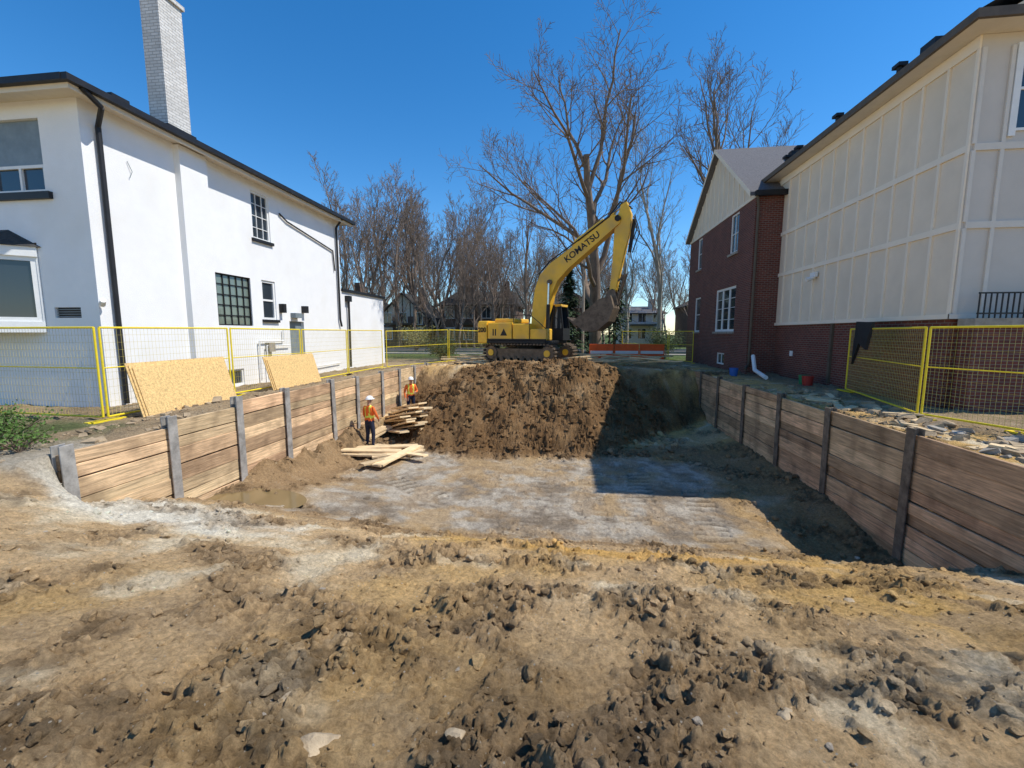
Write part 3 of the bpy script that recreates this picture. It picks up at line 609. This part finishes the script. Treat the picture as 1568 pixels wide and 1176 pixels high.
b_.add([(-.95,-1.208,1.2),(-.6,-1.208,1.2),(-.775,-1.208,1.52)],[(0,1,2)],m_rubber)
b_.box(-1.64,1.3,-1.21,-1.2,.99,1.06,m_rubber)
b_.build('fittings',UP,local=True)
b_=MB(); fr=m_cat; cx0,cx1,cy0,cy1,cz0,cz1=.12,1.5,.3,1.2,.98,2.62
b_.box(cx0,cx1,cy0,cy1,cz0,cz0+.55,m_rubber); b_.box(cx0,cx1-.12,cy0,cy1,cz1-.1,cz1,fr)
for x,y in((cx0,cy0),(cx0,cy1-.08),(.75,cy0),(.75,cy1-.08)): b_.box(x,x+.08,y,y+.08,cz0+.55,cz1-.1,m_rubber)
for y in(cy0,cy1-.06): b_.add([(cx1-.07,y,cz0+.5),(cx1,y,cz0+.5),(cx1-.12,y,cz1-.05),(cx1-.19,y,cz1-.05),(cx1-.07,y+.06,cz0+.5),(cx1,y+.06,cz0+.5),(cx1-.12,y+.06,cz1-.05),(cx1-.19,y+.06,cz1-.05)],[(0,1,2,3),(7,6,5,4),(0,4,5,1),(1,5,6,2),(2,6,7,3),(3,7,4,0)],m_rubber)
b_.box(cx0+.02,cx1-.1,cy0+.02,cy0+.03,cz0+.55,cz1-.1,m_glass); b_.box(cx0+.02,cx1-.1,cy1-.03,cy1-.02,cz0+.55,cz1-.1,m_glass); b_.box(cx0+.02,cx0+.03,cy0+.05,cy1-.05,cz0+.55,cz1-.1,m_glass)
b_.build('cab',UP,bevel=.015,local=True)
boom=[(.12,1.15),(.18,2.3),(.32,3.3),(.55,3.9),(1.05,4.38),(2.5,5.28),(3.8,6.12),(4.1,6.06),(4.08,5.76),(2.8,4.78),(1.9,4.1),(1.4,3.6),(1.12,3.0),(.85,2.0),(.6,1.15)]
b_=MB(); b_.prism(boom,-.25,.25,m_cat); b_.tube((4.0,-.32,5.95),(4.0,.32,5.95),.12,.12,14,m_rubber); b_.tube((.38,-.32,1.3),(.38,.32,1.3),.14,.14,14,m_rubber)
b_.tube((1.05,-.34,3.55),(1.05,.34,3.55),.12,.12,14,m_dirtysteel); b_.prism([(1.9,4.88),(2.15,5.25),(2.4,5.2),(2.55,5.28)],-.12,.12,m_cat)
b_.build('boom',UP,bevel=.03,local=True)
arm=[(3.98,6.1),(4.08,6.5),(4.32,6.6),(4.52,6.1),(4.48,5.5),(4.2,4.2),(3.98,3.1),(3.85,2.92),(3.7,3.05),(3.8,4.3),(3.84,5.5),(3.88,5.85)]
b_=MB(); b_.prism(arm,-.17,.17,m_cat); b_.tube((3.84,-.24,3.05),(3.84,.24,3.05),.09,.09,12,m_rubber); b_.build('arm',UP,bevel=.03,local=True)
b_=MB()
def ram(p,q,f,r,off):
    P=Vector((p[0],off,p[1]));Q=Vector((q[0],off,q[1])); mid=P.lerp(Q,f); b_.tube(P,mid,r,r,12,m_cat if r>.09 else m_rubber); b_.tube(mid,Q,r*.55,r*.55,10,m_chrome)
ram((1.0,1.2),(1.05,3.5),.6,.085,-.36); ram((1.0,1.2),(1.05,3.5),.6,.085,.36)
ram((2.1,5.2),(4.15,6.5),.62,.095,0); ram((4.62,5.9),(4.35,3.75),.6,.075,0)
b_.path([(4.35,-.14,3.75),(4.05,-.14,3.45)],.04,8,m_dirtysteel); b_.path([(4.35,-.14,3.75),(3.98,-.14,2.5)],.045,8,m_dirtysteel); b_.path([(4.35,.14,3.75),(3.98,.14,2.5)],.045,8,m_dirtysteel)
for o2 in(-.12,.12): b_.path([(.5,o2,2.0),(.3,o2,3.1),(.5,o2,4.0),(1.0,o2,4.5),(2.4,o2,5.34),(3.6,o2,6.1),(4.05,o2,6.62),(4.5,o2,6.35)],.03,6,m_rubber)
b_.path([(4.6,.1,6.1),(4.82,.1,5.4),(4.55,.1,4.6)],.025,6,m_rubber); b_.path([(4.6,-.1,6.0),(4.76,-.1,5.5),(4.5,-.1,4.8)],.025,6,m_rubber)
b_.build('hydraulics',UP,local=True)
bk=[(3.4,2.72),(3.86,2.85),(4.0,2.35),(3.8,1.8),(3.35,1.42),(2.8,1.38),(2.2,1.78)]
b_=MB(); n=len(bk)
for y in(-.52,.52): b_.add([(x,y,z) for x,z in bk],[tuple(range(n))],m_dirtysteel)
b_.add([(x,-.52,z) for x,z in bk]+[(x,.52,z) for x,z in bk],[(k,k+1,n+k+1,n+k) for k in range(n-1)],m_dirtysteel)
ob=b_.build('bucket',UP,local=True); s_=ob.modifiers.new('s','SOLIDIFY'); s_.thickness=.05
b_=MB()
for k in range(5): y=-.45+k*.225; b_.prism([(2.4,1.64),(2.14,1.9),(1.98,2.0),(2.34,1.56)],y-.05,y+.05,m_dirtysteel)
for y in(-.22,.22): b_.prism([(3.5,2.72),(3.68,3.12),(3.95,3.1),(4.1,2.5),(3.9,2.4)],y-.03,y+.03,m_dirtysteel)
b_.build('bucket_teeth_and_ears',UP,local=True)
def text(s,size,M,parent,mt,name):
    cu=bpy.data.curves.new('t','FONT'); cu.body=s; cu.size=size; cu.align_x='CENTER'; cu.align_y='CENTER'; cu.offset=.008
    o=bpy.data.objects.new('t',cu); COL.objects.link(o); bpy.context.view_layer.update()
    me=bpy.data.meshes.new_from_object(o.evaluated_get(bpy.context.evaluated_depsgraph_get())); bpy.data.objects.remove(o)
    me.materials.clear(); me.materials.append(mt); o=bpy.data.objects.new(name,me); COL.objects.link(o); o.parent=parent; o.matrix_local=M
    return o
RX=Matrix.Rotation(rad(90),4,'X')
text('KOMATSU',.38,Matrix.Translation((2.5,-.258,4.93))@Matrix.Rotation(-rad(34),4,'Y')@RX,UP,m_rubber,'boom_lettering')
text('200',.3,Matrix.Translation((-1.9,-1.232,1.45))@Matrix.Rotation(rad(-3),4,'Z')@RX,UP,m_rubber,'side_number')

# ---------------------------------------------------------------- people
def person(name,loc,face,arms,scale=1.57/1.75,lean=0):
    root=empty(name,loc,face); root.scale=(scale,)*3
    V=[];E=[];Rd=[]
    def a(p,r,par=None):
        V.append(p);Rd.append(r)
        if par is not None: E.append((par,len(V)-1))
        return len(V)-1
    pel=a((0,0,.96),(.155,.12)); sp=a((.01,0,1.12),(.15,.115),pel); ch=a((.0+lean*.1,0,1.33),(.175,.125),sp); nk0=a((.01+lean*.2,0,1.46),(.09,.075),ch); nk=a((.02+lean*.25,0,1.54),(.055,.055),nk0); hd=a((.04+lean*.3,0,1.62),(.075,.085),nk); h2=a((.04+lean*.32,0,1.70),(.07,.08),hd)
    for s,(el,wr) in zip((1,-1),arms):
        hp=a((0,s*.10,.90),(.10,.10),pel); kn=a((.04,s*.13,.50),(.068,.068),hp); ank=a((-.01,s*.14,.11),(.05,.05),kn); a((.12,s*.15,.05),(.05,.035),ank)
        shp=a((0+lean*.12,s*.19,1.41),(.068,.068),ch); e=a(el,(.05,.05),shp); w_=a(wr,(.034,.03),e)
        d=(Vector(wr)-Vector(el)).normalized(); side=Vector((0,1,0)).cross(d).normalized() if abs(d.y)<.9 else Vector((1,0,0)); pm=a(tuple(Vector(wr)+d*.05),(.038,.022),w_)
        for k in range(4):
            o=side*(.03-.02*k); b0=a(tuple(Vector(wr)+d*.09+o),(.010,.010),pm); b1=a(tuple(Vector(wr)+d*(.13+.008*(k in(1,2)))+o+Vector((0,-s*.012,0))),(.009,.009),b0); a(tuple(Vector(wr)+d*(.155+.01*(k in(1,2)))+o+Vector((0,-s*.03,0))),(.008,.008),b1)
        t0=a(tuple(Vector(wr)+d*.04+side*.045),(.011,.011),pm); a(tuple(Vector(wr)+d*.085+side*.062),(.01,.01),t0)
    me=bpy.data.meshes.new('b'); me.from_pydata(V,E,[]); ob=bpy.data.objects.new('b',me); COL.objects.link(ob)
    ob.modifiers.new('s','SKIN'); sk=me.skin_vertices[0].data
    for k,r in enumerate(Rd): sk[k].radius=r; sk[k].use_root=(k==0)
    su=ob.modifiers.new('u','SUBSURF'); su.levels=2; su.render_levels=2
    bpy.context.view_layer.update()
    m2=bpy.data.meshes.new_from_object(ob.evaluated_get(bpy.context.evaluated_depsgraph_get())); bpy.data.objects.remove(ob)
    mats=[mat('work_trousers',(.02,.025,.05),.9),mat('hi_vis_orange',(.9,.17,.03),.8),mat('hi_vis_strip',(.75,.85,.12),.6),mat('skin',(.45,.25,.17),.6),mat('orange_sleeve',(.7,.16,.04),.9),mat('boots',(.05,.035,.02),.8)]
    for q_ in mats: m2.materials.append(q_)
    W=[Vector(wr) for el,wr in arms]
    for f in m2.polygons:
        c=f.center; f.use_smooth=True
        if c.z<.13: i_=5
        elif c.z<.98 and abs(c.y)<.26 and min((c-w_).length for w_ in W)>.14: i_=0
        elif c.z>1.50: i_=3
        elif abs(c.y)<.2: i_=2 if (1.07<c.z<1.13 or (c.z>1.13 and .07<abs(c.y)<.125)) else 1
        else: i_=4
        if any((c-w_).length<.17 and (c-w_).dot(w_-Vector(ar[0]))>-.005 for ar,w_ in zip(arms,W)): i_=3
        f.material_index=i_
    o=bpy.data.objects.new('body',m2); COL.objects.link(o); o.parent=root
    hx=.045+lean*.32; hz=1.70; b_=MB(); nseg=20; rings=7; vs=[];fs=[]
    for j in range(rings):
        t_=j/(rings-1)*math.pi/2
        for k in range(nseg):
            p_=2*math.pi*k/nseg; vs.append((hx+.135*math.cos(p_)*math.cos(t_)*1.08,.115*math.sin(p_)*math.cos(t_),hz+.12*math.sin(t_)))
    for j in range(rings-1):
        for k in range(nseg): fs.append((j*nseg+k,j*nseg+(k+1)%nseg,(j+1)*nseg+(k+1)%nseg,(j+1)*nseg+k))
    hm=mat('white_helmet',(.8,.8,.78),.35,.03,3,0)
    b_.add(vs,fs,hm); br=[]
    for k in range(nseg):
        p_=2*math.pi*k/nseg; e=1.12+(.28 if math.cos(p_)>.3 else 0); br.append((hx+.146*e*math.cos(p_),.115*1.12*math.sin(p_),hz-.004))
    b_.add(br+[(p_[0],p_[1],p_[2]+.012) for p_ in br],[tuple(range(nseg))[::-1],tuple(range(nseg,2*nseg))]+[(k,(k+1)%nseg,nseg+(k+1)%nseg,nseg+k) for k in range(nseg)],hm)
    b_.build('hard_hat',root,local=True)
    b_=MB(); b_.tube((hx+.09,0,1.655),(hx+.125,0,1.635),.008,.014,8,mats[3]); b_.tube((hx+.088,-.02,1.60),(hx+.088,.02,1.60),.006,.006,6,mat('lip',(.3,.1,.08)))
    for s in(-1,1): b_.tube((hx+.085,s*.03,1.665),(hx+.096,s*.03,1.665),.01,.008,8,m_rubber); b_.tube((hx,s*.08,1.64),(hx,s*.095,1.645),.022,.018,8,mats[3])
    b_.build('face_details',root,local=True)
person('construction_worker',(-6.0,12.3,gz(-6.0,12.3)-.01),rad(70),[((.03,.27,1.14),(.16,.22,.93)),((.06,-.28,1.15),(.22,-.2,1.0))])
person('construction_worker',(-6.1,16.1,gz(-6.1,16.1)-.02),rad(-60),[((.08,.27,1.16),(.3,.15,1.15)),((.03,-.27,1.13),(.12,-.25,.88))],lean=.3)

# ---------------------------------------------------------------- trees
def tree(name,loc,seed,H,r0,mt,nch=(7,6,6,5),spread=(.55,.6,.7,.8),ratio=(.62,.5,.42,.4),clear=.28,up=.12,sides=(9,6,4,3,3),trunkfrac=.62,minr=.008,link=True,gn=.16):
    r=random.Random(seed)
    V=[];F=[]
    def br(p,d,L_,rr,lv):
        seg=(8,7,5,4,2)[lv]; n=sides[lv]; pts=[p.copy()]; ds=[d.copy()]; rs=[rr]
        for k in range(seg):
            d=(d+Vector((r.gauss(0,1),r.gauss(0,1),r.gauss(0,.6)))*gn*(.5 if lv==0 else 1)+Vector((0,0,up*(1 if lv else .3)))).normalized()
            p=p+d*L_/seg; pts.append(p.copy()); ds.append(d.copy()); rs.append(max(minr,rr*(1-(.6 if lv==0 else .78)*(k+1)/seg)))
        a=ds[0].orthogonal().normalized(); base=len(V)
        for q_,dd,r2 in zip(pts,ds,rs):
            a=(a-dd*a.dot(dd)).normalized(); b=dd.cross(a)
            for k in range(n): t_=6.2832*k/n; V.append(tuple(q_+a*(r2*math.cos(t_))+b*(r2*math.sin(t_))))
        for j in range(seg):
            for k in range(n): F.append((base+j*n+k,base+j*n+(k+1)%n,base+(j+1)*n+(k+1)%n,base+(j+1)*n+k))
        if lv<len(nch):
            c=nch[lv]; ph=r.uniform(0,6)
            for k in range(c):
                t0=clear if lv==0 else .22; t_=t0+(1-t0)*((k+r.uniform(.1,.9))/c); x=t_*seg; i_=min(int(x),seg-1); q_=pts[i_].lerp(pts[i_+1],x-i_); dd=ds[i_+1]
                ph+=2.4+r.uniform(-.5,.5); o1=dd.orthogonal().normalized(); o2=dd.cross(o1); sd=o1*math.cos(ph)+o2*math.sin(ph)
                an=spread[lv]*r.uniform(.7,1.3)*(1.25-.6*t_ if lv==0 else 1)
                nd=(dd*math.cos(an)+sd*math.sin(an)).normalized(); r3=max(minr,(rs[i_]*.4+rs[i_+1]*.6)*r.uniform(.5,.72))
                br(q_,nd,L_*ratio[lv]*r.uniform(.75,1.2)*(1.15-.45*t_),r3,lv+1)
    br(Vector((0,0,0)),Vector((r.uniform(-.03,.03),0,1)),H*trunkfrac,r0,0)
    me=bpy.data.meshes.new(name); me.from_pydata(V,[],F); me.materials.append(mt); me.polygons.foreach_set('use_smooth',[True]*len(F))
    if not link: return me
    o=bpy.data.objects.new(name,me); o.location=loc; COL.objects.link(o); return o
tree('bare_tree',(1.9,30,-.1),12,18.0,.44,m_bark,nch=(9,8,7,7),spread=(.72,.62,.7,.75),ratio=(.74,.5,.44,.42),clear=.24,up=.08,trunkfrac=.70,minr=.0095)
tree('bare_tree',(14.0,36,-.1),5,20.0,.36,m_bark,nch=(8,7,6,6),spread=(.5,.5,.65,.7),ratio=(.52,.5,.42,.4),clear=.4,up=.12,trunkfrac=.85,minr=.012)
tree('bare_tree',(6.6,33,-.1),31,15.5,.18,m_barkp,nch=(8,6,5,5),spread=(.4,.5,.6,.7),ratio=(.5,.5,.42,.4),clear=.2,up=.14,trunkfrac=.85,minr=.009)
tree('bare_tree',(4.6,36,-.1),37,12,.16,m_barkp,nch=(8,6,5,5),spread=(.5,.5,.6,.7),ratio=(.5,.5,.42,.4),clear=.2,up=.1,trunkfrac=.8,minr=.009)
tree('bare_tree',(-3.2,34,-.1),39,12,.16,m_bark,nch=(8,6,6,5),spread=(.5,.5,.6,.7),ratio=(.5,.5,.42,.4),clear=.2,up=.1,trunkfrac=.85,minr=.010)
tree('bare_tree',(9.3,1.3,0),44,9.4,.16,m_bark,nch=(7,6,5,3),spread=(.7,.7,.75,.8),ratio=(.5,.5,.45,.42),clear=.4,up=.05,trunkfrac=.75,minr=.009)
MT=empty('distant_bare_trees',(0,50,0)); var=[tree('distant_tree',(0,0,0),50+k,14,.2,m_barkd,nch=(8,6,5,5),spread=(.42,.5,.65,.7),ratio=(.5,.5,.45,.42),clear=.25,up=.14,trunkfrac=.85,minr=.0135,link=False,sides=(6,4,3,3,3)) for k in range(5)]
rt=random.Random(9)
def dtree(x,y,h):
    o=bpy.data.objects.new('tree',rt.choice(var)); o.parent=MT; o.location=(x,y-50,0); o.rotation_euler=(0,0,rt.uniform(0,6.28)); s=h/14*.95; o.scale=(s,s,s); COL.objects.link(o)
def az_tree(n,ymin,ymax,a0,a1,hf,lo=.85,hi=1.1):
    for k in range(n):
        y=rt.uniform(ymin,ymax); az=a0+(a1-a0)*(k+rt.random())/n; dtree(y*math.tan(rad(az)),y,rt.uniform(lo,hi)*y*hf)
az_tree(19,44,72,-31,-15,.335)
az_tree(12,42,60,-17,-8,.27)
az_tree(16,44,49,-26,4,.17)
az_tree(14,48,80,-13,5,.22)
az_tree(9,45,75,4,18,.20)
az_tree(20,85,110,-32,20,.17)
def conifer(x,y,H,w_,seed):
    r=random.Random(seed); b_=MB(); b_.tube((x,y,0),(x,y,H),.14,.02,8,m_bark)
    for k in range(2600):
        t_=r.random()**.8; z=.4+(H-.4)*t_; rr=w_*(1-t_)*(.75+.25*math.sin(z*7))*r.uniform(.25,1); a=r.uniform(0,6.28); p=Vector((x+rr*math.cos(a),y+rr*math.sin(a),z-rr*.25)); d=Vector((math.cos(a),math.sin(a),-.35+r.uniform(-.3,.3))).normalized(); s=r.uniform(.14,.3); sd=d.cross(Vector((0,0,1))).normalized()*s*.35
        b_.add([p-d*s*.5,p+sd,p+d*s,p-sd],[(0,1,2,3)],m_needle)
    return b_.build('evergreen_tree')
conifer(.0,28,6.1,2.1,1); conifer(3.2,31,6.6,2.4,2); conifer(1.5,34,5,2.0,3)
def bush(name,x,y,w_,h,n,seed,mt=m_leaf,ls=.04,tw=30,z0=None):
    r=random.Random(seed); b_=MB(); z0=gz(x,y) if z0 is None else z0
    for k in range(tw):
        a=r.uniform(0,6.28); e=r.uniform(.3,1); p=Vector((x,y,z0)); q_=Vector((x+w_*e*math.cos(a),y+w_*e*math.sin(a),z0+h*r.uniform(.5,1))); mdl=p.lerp(q_,.5)+Vector((r.gauss(0,.05),r.gauss(0,.05),.05)); b_.tube(p,mdl,.008,.006,4,m_bark); b_.tube(mdl,q_,.006,.003,3,m_bark)
        for j in range(n//tw):
            c=(mdl.lerp(q_,r.uniform(0,1.1)))+Vector((r.gauss(0,ls*1.6),r.gauss(0,ls*1.6),r.gauss(0,ls*1.2))); d=Vector((r.gauss(0,1),r.gauss(0,1),r.gauss(0,1))).normalized(); s=ls*r.uniform(.5,1.1); sd=d.orthogonal().normalized()*s*.45; b_.add([c-d*s*.5,c+sd,c+d*s*.6,c-sd],[(0,1,2,3)],mt)
    b_.build(name)
bush('garden_shrub',-8.0,5.0,.6,.45,1000,1); bush('garden_shrub',-9.0,5.5,.6,.45,1000,2); bush('garden_shrub',-7.3,4.75,.4,.28,500,3)
bush('hedge_bush',-7.0,23.5,.9,1.3,2600,4,m_needle,.09,40,0); bush('hedge_bush',6.0,28,1.2,1.9,3000,5,m_needle,.1,40,0)
bush('yellow_shrub',-13,36,1.6,2.2,1600,6,mat('pale_leaf',(.24,.22,.08),.8,.3),.1,50,0)

# ---------------------------------------------------------------- street & distant houses
mb=MB(); mb.box(-120,120,35.8,42,-.02,.045,m_asph); mb.box(-120,120,35.6,35.8,0,.15,m_conc); mb.box(-120,120,42,42.2,0,.15,m_conc); mb.box(-120,120,32.5,33.9,.0,.06,m_conc); mb.build('street')
def house(name,x0,x1,y0,y1,h,rh,mt,rm,gable='front',ws=3,fl=2):
    root=empty(name,((x0+x1)/2,(y0+y1)/2,0)); b_=MB(); b_.box(x0,x1,y0,y1,0,h,mt); cx=(x0+x1)/2
    if gable=='front':
        b_.add([(x0,y0-.001,h),(x1,y0-.001,h),(cx,y0-.001,h+rh)],[(0,1,2)],m_soffit)
        for k in range(5):
            f=(k+1)/6; zz=h+rh*min(f,1-f)*2; b_.box(x0+(x1-x0)*f-.06,x0+(x1-x0)*f+.06,y0-.03,y0-.003,h,zz,m_browntrim)
    b_.build('walls',root); b_=MB()
    if gable=='front': b_.add([(x0-.4,y0-.4,h-.3),(x0-.4,y1,h-.3),(cx,y1,h+rh),(cx,y0-.4,h+rh),(x1+.4,y0-.4,h-.3),(x1+.4,y1,h-.3)],[(0,1,2,3),(3,2,5,4)],rm)
    else: b_.add([(x0-.4,y0-.5,h-.1),(x1+.4,y0-.5,h-.1),(x1-.8,(y0+y1)/2,h+rh),(x0+.8,(y0+y1)/2,h+rh),(x0-.4,y1,h),(x1+.4,y1,h)],[(0,1,2,3),(1,5,2),(0,3,4),(3,2,5,4)],rm)
    b_.box(x1-1.6,x1-.9,y0+2,y0+2.7,h,h+rh+.9,mt); ob=b_.build('roof',root); s_=ob.modifiers.new('s','SOLIDIFY'); s_.thickness=.12
    b_=MB()
    for f in range(fl):
        for k in range(ws):
            a=(x1-x0)*(k+.5)/ws-.5; z=.9+f*(h/fl); bx(b_,(x0,y0,0),(1,0,0),(0,-1,0),a,a+1.0,z,z+1.3,.002,.02,m_glass)
            for (p_,q_,r1,s1) in((a-.08,a+1.08,z-.08,z),(a-.08,a+1.08,z+1.3,z+1.38),(a-.08,a,z,z+1.3),(a+1,a+1.08,z,z+1.3),(a+.48,a+.52,z,z+1.3)): bx(b_,(x0,y0,0),(1,0,0),(0,-1,0),p_,q_,r1,s1,.021,.05,m_white)
    bx(b_,(x0,y0,0),(1,0,0),(0,-1,0),(x1-x0)*.5-1.6,(x1-x0)*.5+1.6,2.6,2.8,0,1.6,m_browntrim)
    b_.build('windows_and_porch',root)
house('tudor_house',-22.5,-16.8,50,58,3.6,2.7,m_brick2,m_dshingle,'front')
house('brown_brick_house',-15,-6.2,50,60,5.0,1.9,m_brick2,m_dshingle,'side',4)
house('red_brick_house',-3.6,3.5,52,60,4.6,2.0,m_brick,m_dshingle,'front')
house('pale_siding_house',7,12.5,60,68,4.4,1.0,m_soffit,m_shingle,'side',3)
house('brown_brick_house',14,22,52,60,5.0,2.0,m_brick2,m_dshingle,'front')
house('brown_brick_house',-34,-25,50,60,5.0,2.0,m_brick2,m_dshingle,'side')
mb=MB(); mb.tube((.9,27.5,0),(.9,27.5,7.6),.09,.07,10,m_barkp); mb.box(.3,1.5,27.45,27.55,7.1,7.2,m_barkp); mb.build('utility_pole')

# ---------------------------------------------------------------- light, sky, camera
sd=Vector((6.7,.12,9.5)).normalized(); el=math.asin(sd.z); azs=math.atan2(sd.x,sd.y)
L_=bpy.data.lights.new('sun','SUN'); L_.energy=5.0; L_.angle=rad(.53); L_.color=(1,.95,.86); so=bpy.data.objects.new('sun',L_); so.rotation_euler=sd.to_track_quat('Z','Y').to_euler(); so.location=(10,0,20); COL.objects.link(so)
W=bpy.data.worlds.new('World'); scene.world=W; W.use_nodes=True; nt=W.node_tree; bg=nt.nodes['Background']
sk=nt.nodes.new('ShaderNodeTexSky'); sk.sky_type='NISHITA'; sk.sun_disc=False; sk.sun_elevation=el; sk.sun_rotation=azs; sk.air_density=1.0; sk.dust_density=.1; sk.ozone_density=3.5; sk.altitude=400
hs=nt.nodes.new('ShaderNodeHueSaturation'); hs.inputs['Saturation'].default_value=1.33; hs.inputs['Value'].default_value=1.22
nt.links.new(sk.outputs[0],hs.inputs['Color']); nt.links.new(hs.outputs[0],bg.inputs[0]); bg.inputs[1].default_value=.15
cd=bpy.data.cameras.new('camera'); cd.sensor_width=36; cd.lens=660/1568*36; cd.clip_start=.05; cd.clip_end=3000
cam=bpy.data.objects.new('camera',cd); cam.location=(0,0,1.6); cam.rotation_euler=(rad(90-6.7),0,rad(7.4)); COL.objects.link(cam); scene.camera=cam
scene.view_settings.view_transform='Standard'; scene.view_settings.look='None'; scene.view_settings.exposure=0
